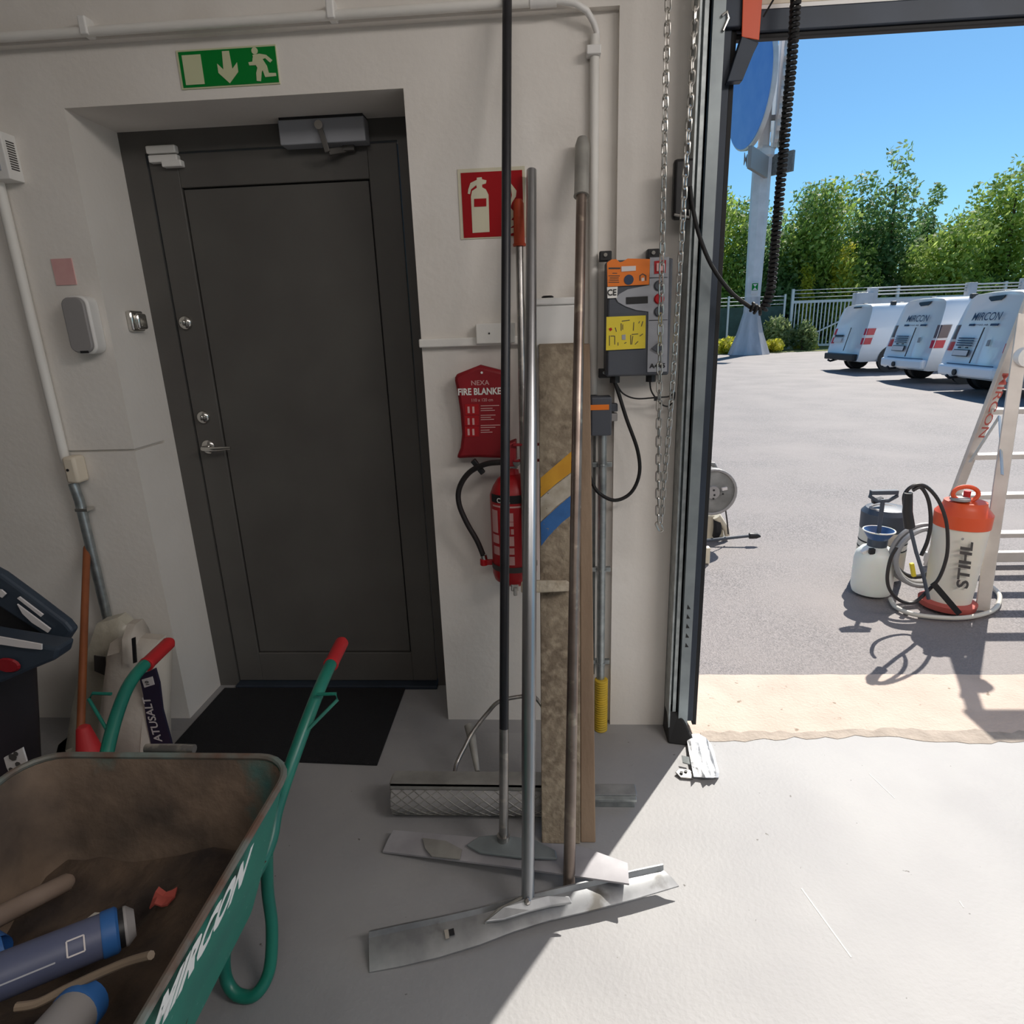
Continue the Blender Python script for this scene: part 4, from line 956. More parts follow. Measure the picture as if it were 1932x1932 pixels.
q_ = [PZ(128, 1765, .47), PZ(180, 1726, .47), PZ(214, 1727, .47), PZ(205, 1745, .47)]
tag(MB().poly3(q_, (0, 0, .006)).build('card_scrap', 'cardboard_white'), 'pale cardboard scrap beside the slate tube in the wheelbarrow', 'cardboard')
c = PZ(310, 1700, .43)
rows = [[c+V((.016*(i-1.5)*.8, .012*(j-1.5), random.uniform(0, .02))) for j in range(4)] for i in range(4)]
tag(MB().grid(rows, (0,0,-.004)).build('orange_rag', 'faded_red', smooth=True), 'crumpled reddish rag at the side of the wheelbarrow dirt', 'rag')

# ---- black bin at the left edge
BY = 1.55
s = thing('black_bin', 'black plastic bin with dark blue lid ajar at the left picture edge', 'bin', (-1.95, 1.5, 0))
tp = rr(-1.93, 1.40, .34, .26, .05, .62); bt_ = rr(-1.95, 1.40, .27, .21, .05, .0)
MB().loft([bt_, tp]).build('body', 'bin_black', s, smooth=True)
def Q(x, y, Y=1.5): return P(x, y, Y)
pts = [P(-60, 1052, 1.42), P(0, 1084, 1.42), P(60, 1128, 1.42), P(122, 1175, 1.42), P(136, 1192, 1.42), P(116, 1222, 1.42), P(60, 1186, 1.42), P(0, 1148, 1.42), P(-60, 1110, 1.42)]
MB().poly3(pts, (0, .03, .0)).build('lid', 'bin_blue', s, bevel=.008)
pts = [P(-60, 1196, 1.32), P(0, 1206, 1.32), P(60, 1216, 1.32), P(110, 1224, 1.32), P(104, 1246, 1.32), P(60, 1264, 1.32), P(0, 1290, 1.32), P(-60, 1300, 1.32)]
MB().poly3(pts, (0, .06, .0)).build('lid_rim', 'bin_blue', s, bevel=.008)
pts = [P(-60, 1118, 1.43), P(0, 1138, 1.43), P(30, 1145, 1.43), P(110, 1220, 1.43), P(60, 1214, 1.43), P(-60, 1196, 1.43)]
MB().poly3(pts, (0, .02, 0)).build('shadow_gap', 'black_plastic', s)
for pp, Yp in (([(32, 1129), (36, 1126), (81, 1160), (77, 1164)], 1.415), ([(32, 1140), (40, 1146), (95, 1187), (90, 1194), (60, 1175), (42, 1158)], 1.412), ([(-20, 1198), (0, 1202), (40, 1209), (78, 1216), (78, 1226), (40, 1222), (-20, 1213)], 1.31), ([(-8, 1112), (2, 1113), (11, 1121), (4, 1128), (-8, 1122)], 1.41)):
    MB().poly3([P(x, y, Yp) for x, y in pp], (0, .004, 0)).build('paper_edge', 'paper', s)
c = P(15, 1255, 1.315); MB().lathe([(.026, 0), (.022, .004)], c, (0, -1, 0), 14, 1.3, .8).build('red_emblem', 'deep_red', s)
def binf(x, y, off=.004):
    d_ = ray(x, y); n = V((0, -.62, -.05)).normalized(); o = V((0, 1.19-off, 0)); t = (o-EYE).dot(n)/d_.dot(n); return EYE+d_*t
lb = MB().poly3([binf(7, 1430), binf(42, 1411), binf(50, 1437), binf(42, 1449), binf(20, 1464), binf(12, 1448)], (0, .004, 0)).build('recycling_label', 'paper', s)
for x, y, r_ in ((24, 1428, .010), (34, 1442, .007), (21, 1452, .006), (30, 1422, .006)):
    c = binf(x, y, .0046); MB().lathe([(r_, 0), (r_, .0008)], c, (0,-1,.1), 7).lathe([(r_*.5, 0), (r_*.5, .001)], c, (0,-1,.1), 7).build('recycling_symbol', 'dark_grey_ink', lb)
# ---- broom handle, cone, salt bags
a, b_ = PZ(146, 1560, .02), P(164, 1030, 2.12)
tag(MB().tube([a, b_-(b_-a)*.01, b_], [.013, .0125, .009], 14).build('broom_handle', 'broom_wood', smooth=True), 'brown wooden broom handle leaning on the wall behind the bin', 'broom handle')
c = PZ(118, 1500, 0)
s = thing('red_cone', 'small red plastic cone between bin and broom handle', 'cone', (-1.50, 1.62, 0))
MB().lathe([(.085, .02), (.075, .05), (.02, .33), (.014, .335)], (-1.50, 1.62, 0), (0,0,1), 20).build('cone', 'red_rubber', s, smooth=True)
MB().box(-1.6, -1.40, 1.52, 1.72, 0, .02).build('base', 'red_rubber', s, bevel=.005)
def sack(name, label, outline, Y0, lean, mt, thick=.10, seed=1):
    random.seed(seed)
    s_ = thing(name, label, 'bag', (P(*outline[0], Y0).x, Y0, 0))
    pts_ = [P(x, y, Y0) for x, y in outline]; cx_ = sum(p.x for p in pts_)/len(pts_); cz_ = sum(p.z for p in pts_)/len(pts_)
    secs = []
    for k, (sc_, dy_) in enumerate(((.55, -.5), (.85, -.38), (1, -.1), (1, .2), (.8, .45))):
        secs.append([V((cx_+(p.x-cx_)*sc_, p.y+thick*dy_+lean*(p.z-cz_)+random.uniform(-.006, .006), max(.002, cz_+(p.z-cz_)*sc_))) for p in pts_])
    MB().loft(secs).build('bag_body', mt, s_, smooth=True); return s_
s = sack('clear_sack', 'translucent plastic sack slumped in the corner behind the broom handle', [(150, 1420), (148, 1330), (160, 1240), (178, 1180), (215, 1170), (240, 1190), (262, 1240), (262, 1330), (250, 1420), (245, 1500), (160, 1500)], 2.02, .10, 'clear_sack', .16, 4)
MB().poly3([P(177, 1237, 1.93), P(198, 1240, 1.93), P(199, 1275, 1.93), P(178, 1266, 1.93)], (0, .004, 0)).build('dark_print', 'dark_grey_ink', s)
s = sack('road_salt_bag', 'white road salt bag with a dark purple lettered band beside the door reveal', [(196, 1420), (198, 1330), (206, 1215), (232, 1208), (236, 1180), (252, 1180), (262, 1205), (298, 1210), (312, 1240), (318, 1340), (326, 1420), (326, 1480), (210, 1480)], 1.90, .10, 'sack_white', .13, 9)
def sk(x, y): return P(x, y, 1.822)
SKY = 1.822
MB().poly3([sk(262, 1275), sk(292, 1262), sk(300, 1290), (sk(306, 1340)), sk(322, 1400), sk(326, 1420), sk(288, 1420), sk(276, 1360), sk(270, 1310)], (0, .01, 0)).build('purple_band', 'sack_navy', s)
o = sk(308, 1398); e_ = sk(284, 1314)
text('lettering', 'ATUSALT', o+V((0, -.003, 0)), (e_-o), V((-(e_-o).z, 0, (e_-o).x)), .030, 'paper', s, bold=.02, width=(e_-o).length, ext=.001)
MB().poly3([sk(268, 1282)-V((0,.002,0)), sk(288, 1276)-V((0,.002,0)), sk(292, 1291)-V((0,.002,0)), sk(273, 1297)-V((0,.002,0))], (0, .003, 0)).build('weight_label', 'paper', s)
o = sk(284, 1290); text('lettering', '10', o+V((0, -.0045, 0)), V((-.15, 0, 1)), V((-1, 0, -.15)), .014, 'black_ink', s, bold=.02)
MB().poly3([sk(248, 1205), sk(254, 1203), sk(257, 1250), sk(251, 1252)], (0, .006, 0)).build('black_tape', 'black_ink', s)
a, b_ = P(275, 1412, 1.16), P(367, 1413, 1.16)
wbr = bpy.data.objects['wheelbarrow']
MB().tube([a, on_line(a, b_, .5), b_], [.010, .011, .010], 12).build('cross_rod', 'worn_steel', wbr, smooth=True)
# ================================================================== outside
# ---- sprayers
def ring(o, rx, rz, r, ax_u, ax_v, name, mt, par, n=24, seg=8):
    pts = [V(o)+V(ax_u)*rx*math.cos(2*math.pi*i/n)+V(ax_v)*rz*math.sin(2*math.pi*i/n) for i in range(n)]
    return MB().tube(pts, r, seg, closed=True).build(name, mt, par, smooth=True)
# white sprayer
B = PZ(1642, 1118); bx, by = B.x, B.y
s = thing('white_sprayer', 'small white pump sprayer with blue funnel top standing on the asphalt', 'sprayer', (bx, by, 0))
def Hh(y, x=1642): return P(x, y, by).z
zs = Hh(1060)
MB().lathe([(.075, .004), (.098, .012), (.106, .04), (.106, Hh(1055)), (.100, Hh(1042)), (.075, Hh(1033)), (.052, Hh(1030)), (.045, Hh(1028))], (bx, by, 0), (0,0,1), 28).build('tank', 'sprayer_white', s, smooth=True)
MB().lathe([(.05, Hh(1034)), (.05, Hh(1014)), (.046, Hh(1012))], (bx, by, 0), (0,0,1), 24).build('cap', 'sprayer_grey', s, smooth=True)
MB().lathe([(.05, Hh(1016)), (.078, Hh(1002)), (.080, Hh(1000)), (.074, Hh(1000)), (.045, Hh(1012))], (bx, by, 0), (0,0,1), 24).build('funnel', 'funnel_blue', s, smooth=True)
ring((bx, by, Hh(1000.5)), .079, .079, .004, (1,0,0), (0,1,0), 'funnel_rim', 'sprayer_white', s)
tx_ = P(1667, 935, by)
MB().tube([V((bx, by, Hh(1010))), V((tx_.x, by, P(1667, 942, by).z))], .011, 10).build('pump_rod', 'sprayer_grey', s, smooth=True)
hz = P(1667, 930, by).z
MB().tube([V((tx_.x-.065, by, hz)), V((tx_.x-.072, by, hz-.018)), V((tx_.x-.03, by, hz-.045)), V((tx_.x+.03, by, hz-.045)), V((tx_.x+.072, by, hz-.018)), V((tx_.x+.065, by, hz))], .010, 8).bar((tx_.x-.07, by, hz+.004), (tx_.x+.07, by, hz+.004), .03, .022).build('pump_handle', 'sprayer_grey', s, smooth=True)
for sg in (-1, 1): MB().obox((bx+sg*.075, by-.03, Hh(1036)), (1,0,.5*-sg), (0,1,0), (.5*sg,0,1), .022, .016, .01).build('strap_lug', 'white_plastic', s, bevel=.004)
MB().obox((bx-.055, by-.06, Hh(1033)), (1,0,0), (0,1,0), (0,0,1), .014, .012, .016).build('valve', 'black_plastic', s, bevel=.003)
# dark sprayer behind
B = PZ(1645, 1096); bx2, by2 = B.x+.06, B.y+.06
s = thing('dark_sprayer', 'tall dark topped pressure sprayer standing behind the white sprayer', 'sprayer', (bx2, by2, 0))
def H2(y): return P(1640, y, by2).z
MB().lathe([(.10, .004), (.128, .02), (.128, H2(992)), ], (bx2, by2, 0), (0,0,1), 28).build('tank', 'sprayer_cream', s, smooth=True)
MB().lathe([(.130, H2(996)), (.132, H2(966)), (.11, H2(958)), (.05, H2(955))], (bx2, by2, 0), (0,0,1), 28).build('top_cover', 'sprayer_grey', s, smooth=True)
for yy in (1018, 1030): MB().lathe([(.1295, H2(yy+1.5)), (.1295, H2(yy-1))], (bx2, by2, 0), (0,0,1), 28).build('label_band', 'black_ink', s)
MB().lathe([(.1293, H2(1075)), (.1293, H2(1033))], (bx2, by2, 0), (0,0,1), 28).build('label', 'washer_cream', s)
ring((bx2-.03, by2-.02, H2(957)), .07, .05, .008, (1,0,0), (0,1,.1), 'carry_ring', 'dim_grey_plastic', s)
MB().obox((bx2-.06, by2, H2(944)), (1,0,.3), (0,1,0), (-.3,0,1), .03, .015, .012).build('trigger', 'black_plastic', s, bevel=.003)
# large orange-topped sprayer
B = PZ(1796, 1152); bx3, by3 = B.x, B.y+.05
s = thing('orange_sprayer', 'tall cream sprayer with orange top and base standing by the ladder', 'sprayer', (bx3, by3, 0))
tl = V((.02, .02, 1)).normalized()
H3 = lambda y: P(1812, y, by3).z
o3 = V((bx3, by3, 0))
MB().lathe([(.10, .004), (.130, .01), (.135, .04), (.114, H3(1128))], o3, tl, 28).build('base', 'faded_red', s, smooth=True)
MB().lathe([(.104, H3(1130)), (.110, H3(1100)), (.122, H3(1000)), (.122, H3(985))], o3, tl, 32).build('tank', 'sprayer_cream', s, smooth=True)
MB().lathe([(.127, H3(992)), (.129, H3(968)), (.106, H3(958)), (.098, H3(953)), (.094, H3(946)), (.03, H3(944))], o3, tl, 28).build('top_cover', 'safety_orange', s, smooth=True)
c = o3+tl*H3(945)+V((-.05, -.03, .01)); MB().lathe([(.045, 0), (.045, .012)], c, tl, 20).build('filler_cap', 'dim_grey_plastic', s, smooth=True)
c = o3+tl*H3(938)
MB().tube([c-V((0,0,.03)), c+V((0,0,.03))], .016, 10).build('pump_rod', 'red_rubber', s, smooth=True)
c = P(1822, 932, by3-.01); ring(c, .062, .036, .011, (1,0,0), (0,.25,1), 'pump_handle', 'safety_orange', s)
# brand lettering, vertical
def sty(x, y): return P(x, y, by3-.121)
o = sty(1826, 1110); e_ = sty(1836, 1022)
text('lettering', 'STIHL', o, (e_-o), V((-(e_-o).z, 0, (e_-o).x)), .062, 'dark_grey_ink', s, bold=.03, width=(e_-o).length, shear=.2, ext=.004)
c = sty(1816, 1017); MB().lathe([(.007, 0), (.007, .001)], c, (0,-1,0), 10).build('trade_mark', 'dim_grey_plastic', s)
# spray lance with hose
s = thing('spray_lance', 'black spray lance and looping hose between the two sprayers', 'spray lance', PZ(1740, 1120))
Yl = by3-.21
hp = smooth_path([P(1708, 965, Yl), P(1706, 935, Yl), P(1722, 917, Yl), P(1745, 917, Yl), P(1768, 940, Yl), P(1783, 975, Yl), P(1788, 1010, Yl), P(1786, 1050, Yl), P(1772, 1090, Yl), P(1750, 1115, Yl), P(1725, 1136, Yl), P(1700, 1134, Yl), P(1680, 1115, Yl), P(1674, 1090, Yl), P(1680, 1055, Yl), P(1692, 1032, Yl)], 8)
MB().tube(hp, .0085, 8).build('hose', 'hose_black', s, smooth=True)
hp = smooth_path([P(1722, 925, Yl), P(1738, 920, Yl), P(1752, 945, Yl), P(1756, 985, Yl), P(1750, 1020, Yl), P(1738, 1048, Yl)], 8)
MB().tube(hp, .009, 8).build('hose', 'hose_black', s, smooth=True)
MB().tube([P(1714, 930, Yl-.02), P(1712, 965, Yl-.02), P(1716, 995, Yl-.02)], [.018, .022, .024], 10).build('trigger_grip', 'black_plastic', s, smooth=True)
MB().tube([P(1716, 990, Yl-.02), P(1728, 1040, Yl-.02), P(1742, 1085, Yl-.02), P(1752, 1130, Yl-.02)], .009, 8).build('lance_tube', 'sprayer_grey', s, smooth=True)
MB().bar(P(1760, 1100, Yl-.03), P(1810, 1158, Yl+.02), .028, .006, (0,1,0)).build('strap', 'black_rubber', s)
# coiled grey hose
Yc = by3+.12
s = thing('hose_coil', 'upright coil of grey garden hose between the sprayers', 'hose', PZ(1740, 1110))
c = P(1738, 1046, Yc)
for i, (r_, dy_) in enumerate(((.17, 0), (.155, -.025), (.165, -.05), (.14, .02))):
    pts = [c+V((math.cos(2*math.pi*k/36)*r_*.95, dy_, math.sin(2*math.pi*k/36)*r_)) for k in range(36)]
    MB().tube(pts, .013, 8, closed=True).build('hose_turn', ('hose_grey', 'dim_grey_plastic', 'hose_grey', 'hose_black')[i], s, smooth=True)
MB().obox(P(1722, 1075, Yc-.07), (1,0,.3), (0,1,0), (-.3,0,1), .010, .010, .04).build('hose_coupling', 'yellow', s, bevel=.004)
# clear hose on the ground
hp = [(1680, 1130), (1690, 1145), (1720, 1158), (1760, 1164), (1810, 1166), (1850, 1160), (1878, 1148), (1886, 1125), (1872, 1108), (1852, 1100)]
s = tag(MB().tube(smooth_path([PZ(x, y, .014) for x, y in hp], 8), .012, 10).build('clear_hose', 'hose_clear', smooth=True), 'pale translucent hose looped on the asphalt around the orange sprayer', 'hose')

# ---- step ladder
s = thing('step_ladder', 'white aluminium step ladder with red lettering at the right picture edge', 'ladder', PZ(1860, 1140))
af = PZ(1752, 1066); at_ = P(1936, 586, af.y-.30)
bf = PZ(1853, 1152); bt2 = P(1934, 592, at_.y-.05); at_ = af+(at_-af)*1.12
LWd = 1.05
def mir(p, top=False): return V((2*(af.x+LWd/2)-p.x, p.y, p.z)) if not top else V((2*(af.x+LWd/2)-p.x, p.y, p.z))
cxm = af.x+.78
def mirr(p): return V((2*cxm-p.x, p.y, p.z))
ra = MB().bar(af, at_, .066, .024, (0, 0, 1)).build('rail', 'ladder_alu', s, bevel=.003)
MB().bar(bf, bt2, .060, .024, (0, 0, 1)).build('rail', 'ladder_alu', s, bevel=.003)
MB().bar(mirr(af), mirr(at_), .066, .024).build('rail', 'ladder_alu', s, bevel=.003)
MB().bar(mirr(bf), mirr(bt2), .060, .024).build('rail', 'ladder_alu', s, bevel=.003)
for yy in (772, 858, 936, 1014):
    z = P(1850, yy, af.y-.1).z; t = z/at_.z; pl_ = af.lerp(at_, t); pr = mirr(pl_)
    MB().box(pl_.x, pr.x, pl_.y-.035, pl_.y+.035, pl_.z-.014, pl_.z+.014).build('step', 'ladder_alu', s, bevel=.003)
pl_ = af.lerp(at_, .03); MB().box(pl_.x-.03, mirr(pl_).x+.03, af.y-.02, af.y+.02, .02, .085).build('stabiliser', 'ladder_alu', s, bevel=.004)
MB().box(at_.x-.02, mirr(at_).x+.02, at_.y-.12, at_.y+.06, at_.z, at_.z+.03).build('top_platform', 'ladder_alu', s, bevel=.004)
ma = af.lerp(at_, .42); mb_ = bf.lerp(bt2, .42); ma2 = af.lerp(at_, .70); 
MB().bar(P(1830, 872, ma.y-.05), P(1886, 785, ma2.y-.08), .014, .005, (0,1,0)).build('brace', 'fence_steel', s)
MB().bar(P(1886, 785, ma2.y-.08), P(1891, 896, bf.y+.05), .014, .005, (0,1,0)).build('brace', 'fence_steel', s)
c = bf.lerp(bt2, .86); MB().lathe([(.05, -.02), (.05, .02)], c+V((.02, -.02, 0)), (0, 1, 0), 18).build('hinge_cap', 'white_plastic', s, smooth=True)
o = P(1893, 690, at_.y); 
dv = (af-at_).normalized()
so = at_.lerp(af, .29); su = dv; sv_ = V((0, -1, 0)).cross(dv).normalized()
nf = V((0,-1,0)); nf = (nf-dv*nf.dot(dv)).normalized(); sv_ = nf.cross(dv).normalized()
text('lettering', 'MIRCON', so+nf*.0335-sv_*.022, dv, sv_, .040, 'faded_red', s, bold=.008, width=(af-at_).length*.21, ext=0.001)

# ---- pressure washer half hidden by the track
wy = 4.35
s = thing('pressure_washer', 'worn grey and cream pressure washer with hose reel behind the door track', 'pressure washer', (1.18, wy, 0))
c = P(1343, 927, wy-.1)
MB().lathe([(.155, 0), (.165, .01), (.165, .05), (.15, .06), (.06, .062)], c+V((0, .04, 0)), (0, -1, 0), 32).build('reel_drum', 'washer_grey', s, smooth=True)
ring(c+V((0, -.024, 0)), .158, .158, .01, (1,0,0), (0,0,1), 'reel_rim', 'dim_grey_plastic', s, 32)
MB().lathe([(.05, 0), (.045, .02)], c+V((0, -.02, 0)), (0, -1, 0), 18).build('reel_hub', 'dim_grey_plastic', s, smooth=True)
for (x, y) in ((1347, 925), (1348, 934), (1346, 941), (1333, 945), (1364, 932), (1337, 919), (1331, 955)):
    q0 = P(x, y, c.y-.043); MB().lathe([(.007, 0), (.007, .002)], q0, (0,-1,0), 8).build('reel_hole', 'black_plastic', s)
q0 = P(1367, 922, c.y-.05); MB().obox(q0, (1,0,.2), (0,1,0), (-.2,0,1), .018, .01, .01).build('reel_crank', 'paper', s, bevel=.002)
tp_ = P(1340, 880, wy); MB().tube([P(1320, 874, wy), P(1346, 876, wy), P(1354, 892, wy), P(1352, 902, wy), P(1328, 896, wy)], .018, 8).build('carry_handle', 'washer_grey', s, smooth=True)
pts = [P(1310, 972, wy), P(1354, 972, wy), P(1364, 990, wy), P(1368, 1020, wy), P(1360, 1022, wy), P(1310, 1024, wy)]
MB().poly3(pts, (0, .2, 0)).build('motor_body', 'washer_cream', s, bevel=.015, smooth=True)
MB().tube([P(1352, 974, wy-.02), P(1360, 985, wy-.02), P(1370, 998, wy-.02), P(1372, 1010, wy-.02)], [.03, .028, .022, .02], 10).build('pump_head', 'washer_cream', s, smooth=True)
MB().poly3([P(1310, 1022, wy-.03), P(1372, 1014, wy-.03), P(1376, 1030, wy-.03), P(1366, 1034, wy-.03), P(1310, 1040, wy-.03)], (0, .25, 0)).build('chassis', 'washer_grey', s, bevel=.008)
ww = P(1350, 1040, wy-.02)
MB().lathe([(.02, -.02), (.07, -.025), (.085, -.015), (.085, .015), (.07, .025), (.02, .02)], (ww.x, wy+.02, .085), (1,0,0), 20).build('wheel', 'tyre', s, smooth=True)
MB().lathe([(.02, -.02), (.07, -.025), (.085, -.015), (.085, .015), (.07, .025), (.02, .02)], (ww.x-.28, wy+.02, .085), (1,0,0), 20).build('wheel', 'tyre', s, smooth=True)
f_ = PZ(1329, 1062); MB().box(f_.x-.03, f_.x+.03, f_.y-.02, f_.y+.03, 0, .11).build('foot', 'washer_cream', s, bevel=.006)
hp = smooth_path([P(1368, 955, wy-.08), P(1372, 985, wy-.1), P(1374, 1008, wy-.1)]); MB().tube(hp, .005, 6).build('hose_lead', 'hose_black', s)
l0, l1 = P(1310, 1022, wy-.14), P(1414, 1011, wy-.14); s2 = thing('washer_lance', 'dark spray lance of the pressure washer pointing right', 'spray lance', l1)
MB().tube([l0, l1], .011, 10).build('tube', 'sprayer_grey', s2, smooth=True)
MB().tube([l1-V((.004,0,0)), l1, P(1428, 1011, wy-.14), P(1435, 1012, wy-.14)], [.016, .022, .02, .006], 12).build('nozzle', 'black_plastic', s2, smooth=True)

# ---- vans
def van(label, px, py, rz, kind):
    R_ = PZ(px, py, .36)
    s_ = thing('van', label, 'van', (R_.x, R_.y, 0), rz, 'white vans parked side by side')
    def sec(x, w, zt, sl=0.0, z0=.30):
        prof = [(.86*w, z0), (.93*w, z0+.10), (.96*w, .62), (.96*w, .85), (.945*w, 1.10), (.90*w, 1.45*zt/1.93), (.855*w, 1.70*zt/1.93), (.80*w, 1.83*zt/1.93), (.68*w, 1.905*zt/1.93), (.3*w, zt)]
        pts_ = [(y, z) for y, z in prof] + [(-y, z) for y, z in prof[::-1]]
        return [V((x+sl*max(0, z-.55), y, z)) for y, z in pts_]
    secs = [sec(.03, .95, 1.90, .24, .34), sec(0.0, .985, 1.91, .25, .32), sec(.10, 1.0, 1.93, .24), sec(.9, 1.0, 1.93, .0), sec(2.4, 1.0, 1.93), sec(3.1, 1.0, 1.90), sec(3.7, .98, 1.45), sec(4.3, .96, 1.10), sec(4.75, .90, .95), sec(4.92, .80, .75)]
    MB().loft(secs).build('body', 'van_white', s_, smooth=True, local=True)
    def rx(z): return .25*max(0, z-.55)     # rear face depth at height z
    def rear(pts_, nm, mt, off=.012, th=.02, par=None):
        return MB().add(*_pr([V((rx(z)-off, y, z)) for y, z in pts_], V((th, 0, 0)))).build(nm, mt, par or s_, local=True)
    def _pr(pts_, dep):
        n = len(pts_); return pts_+[p+dep for p in pts_], [tuple(range(n))[::-1], tuple(range(n, 2*n))]+[(i, (i+1) % n, n+(i+1) % n, n+i) for i in range(n)]
    # tail lamps at both corners: wrap the corner
    for sg in (-1, 1):
        zz = [(.98, 'tail_red'), (1.10, 'tail_smoke'), (1.22, 'tail_clear')] if kind != 'plain' else []
        def lamp(z0, z1, mt):
            pts_ = [(rx(z0)-.010, sg*.84, z0), (rx(z0)+.02, sg*.966, z0), (rx(z0)+.20, sg*.986, z0), (rx(z1)+.20, sg*.978, z1), (rx(z1)+.02, sg*.952, z1), (rx(z1)-.010, sg*.82, z1)]
            m_ = MB(); m_.add([V(p) for p in pts_]+[V((p[0]+.05, p[1]*.95, p[2])) for p in pts_], [(0,1,4,5),(1,2,3,4),(11,10,7,6),(10,9,8,7),(0,6,7,1),(1,7,8,2),(5,4,10,11),(4,3,9,10),(2,8,9,3),(0,5,11,6)])
            m_.build('tail_lamp', mt, s_, local=True)
        if kind == 'plain':
            lamp(.80, .98, 'tail_red'); lamp(.98, 1.06, 'tail_clear'); lamp(1.06, 1.24, 'tail_red')
        else:
            lamp(.82, .99, 'tail_red'); lamp(.99, 1.04, 'tail_clear'); lamp(1.04, 1.32, 'tail_smoke')
    rear([(-.006, .60), (.006, .60), (.006, 1.27), (-.006, 1.27)], 'door_seam', 'dark_grey_ink', .006)
    if kind == 'plain':
        MB().box(-.10, .06, -.80, .92, .33, .52).build('bumper', 'van_black', s_, local=True, bevel=.03)
        rear([(.30, 1.0), (.78, 1.0), (.78, 1.06), (.30, 1.06)], 'plate_recess', 'van_black')
        rear([(.32, .84), (.76, .84), (.76, .97), (.32, .97)], 'number_plate', 'paper', .014)
        rear([(-.2, 1.82), (.2, 1.82), (.2, 1.86), (-.2, 1.86)], 'brake_light', 'van_black', .03)
        MB().tube([V((.1, .45, .33)), V((-.12, .45, .28)), V((-.2, .45, .32))], .03, 8).build('tow_bar', 'van_black', s_, local=True, smooth=True)
    else:
        MB().box(-.09, .10, -.88, .88, .34, .56).build('bumper', 'van_white', s_, local=True, bevel=.05)
        rear([(-.75, .565), (.70, .565), (.70, .58), (-.75, .58)], 'bumper_gap', 'navy_ink', .02)
        rear([(.16, .72), (.66, .72), (.66, .85), (.16, .85)], 'plate_border', 'van_black', .010)
        rear([(.175, .735), (.645, .735), (.645, .835), (.175, .835)], 'number_plate', 'paper', .016)
        for i in range(4):
            z = .92+i*.045; rear([(.17, z), (.66, z), (.66, z+.022), (.17, z+.022)], 'sticker_stripe', 'navy_ink', .010)
        for yy in (.28, .52): rear([(yy-.04, .875), (yy+.04, .875), (yy+.03, .90), (yy-.03, .90)], 'plate_lamp', 'van_black', .012)
        rear([(-.36, .93), (-.29, .93), (-.28, 1.04), (-.34, 1.05)], 'emblem', 'dim_grey_plastic', .012)
        rear([(-.23, 1.81), (-.16, 1.76), (.10, 1.75), (.20, 1.80), (.22, 1.84), (-.24, 1.85)], 'brake_light', 'van_black', .02)
        z = 1.40
        text('lettering', 'MIRCON', (rx(z)-.02, .46, z), (0, -1, 0), (.25, 0, 1), .155, 'navy_ink', s_, bold=.006, width=.86, local=True, shear=.15)
        rear([(.50, 1.30), (.34, 1.30), (.36, 1.34), (.50, 1.34)], 'logo_bar', 'navy_ink', .010)
        rear([(-.16, 1.30), (-.36, 1.30), (-.38, 1.34), (-.16, 1.34)], 'logo_bar', 'navy_ink', .010)
        text('lettering', 'BYGG AB', (rx(1.3)-.02, .29, 1.305), (0, -1, 0), (.25, 0, 1), .032, 'dark_grey_ink', s_, width=.40, local=True, bold=.02)
        MB().tube([V((.1, .32, .33)), V((-.13, .32, .30)), V((-.2, .32, .36))], .03, 8).build('tow_bar', 'van_black', s_, local=True, smooth=True)
        MB().lathe([(.06, 0), (.06, .03)], V((-.10, .22, .42)), (-1, 0, 0), 12).build('tow_socket', 'van_black', s_, local=True, smooth=True)
    # side: door groove and wheels
    for sg in (-1, 1):
        MB().box(1.0, 2.6, sg*.955-.006, sg*.955+.006, 1.08, 1.10).build('side_rail', 'dark_grey_ink', s_, local=True)
        for x in (.95, 4.05):
            wv = MB().lathe([(.18, -.10), (.30, -.105), (.335, -.07), (.335, .07), (.30, .105), (.18, .10)], V((x, sg*.84, .335)), (0, 1, 0), 24).build('wheel', 'tyre', s_, local=True, smooth=True)
            MB().lathe([(.20, 0), (.19, .012), (.05, .02), (.04, .03)], V((x, sg*.935, .335)), (0, sg, 0), 20).build('rim', 'rim_silver', wv, local=True, smooth=True)
            for k in range(8):
                a_ = 2*math.pi*k/8; MB().obox(V((x+.12*math.cos(a_), sg*.950, .335+.12*math.sin(a_))), (math.cos(a_), 0, math.sin(a_)), (0, 1, 0), (-math.sin(a_), 0, math.cos(a_)), .06, .004, .012).build('rim_slot', 'van_black', wv, local=True)
            MB().lathe([(.40, 0), (.40, .01)], V((x, sg*.957, .36)), (0, sg, 0), 24).build('wheel_arch', 'van_black', s_, local=True)
    for x in (.9, 2.0):
        MB().box(x-.04, x+.10, -.78, -.68, 1.86, 1.97).build('roof_foot', 'van_black', s_, local=True, bevel=.02)
        MB().box(x-.04, x+.10, .68, .78, 1.86, 1.97).build('roof_foot', 'van_black', s_, local=True, bevel=.02)
    return s_
van('plain white van with dark bumper, leftmost and farthest of the three', 1588, 677, math.radians(3), 'plain')
van('middle white van with dark lettering on its rear door', 1703, 692, math.radians(1), 'logo')
van('nearest white van with dark lettering, partly behind the ladder', 1823, 709, math.radians(-2), 'logo')

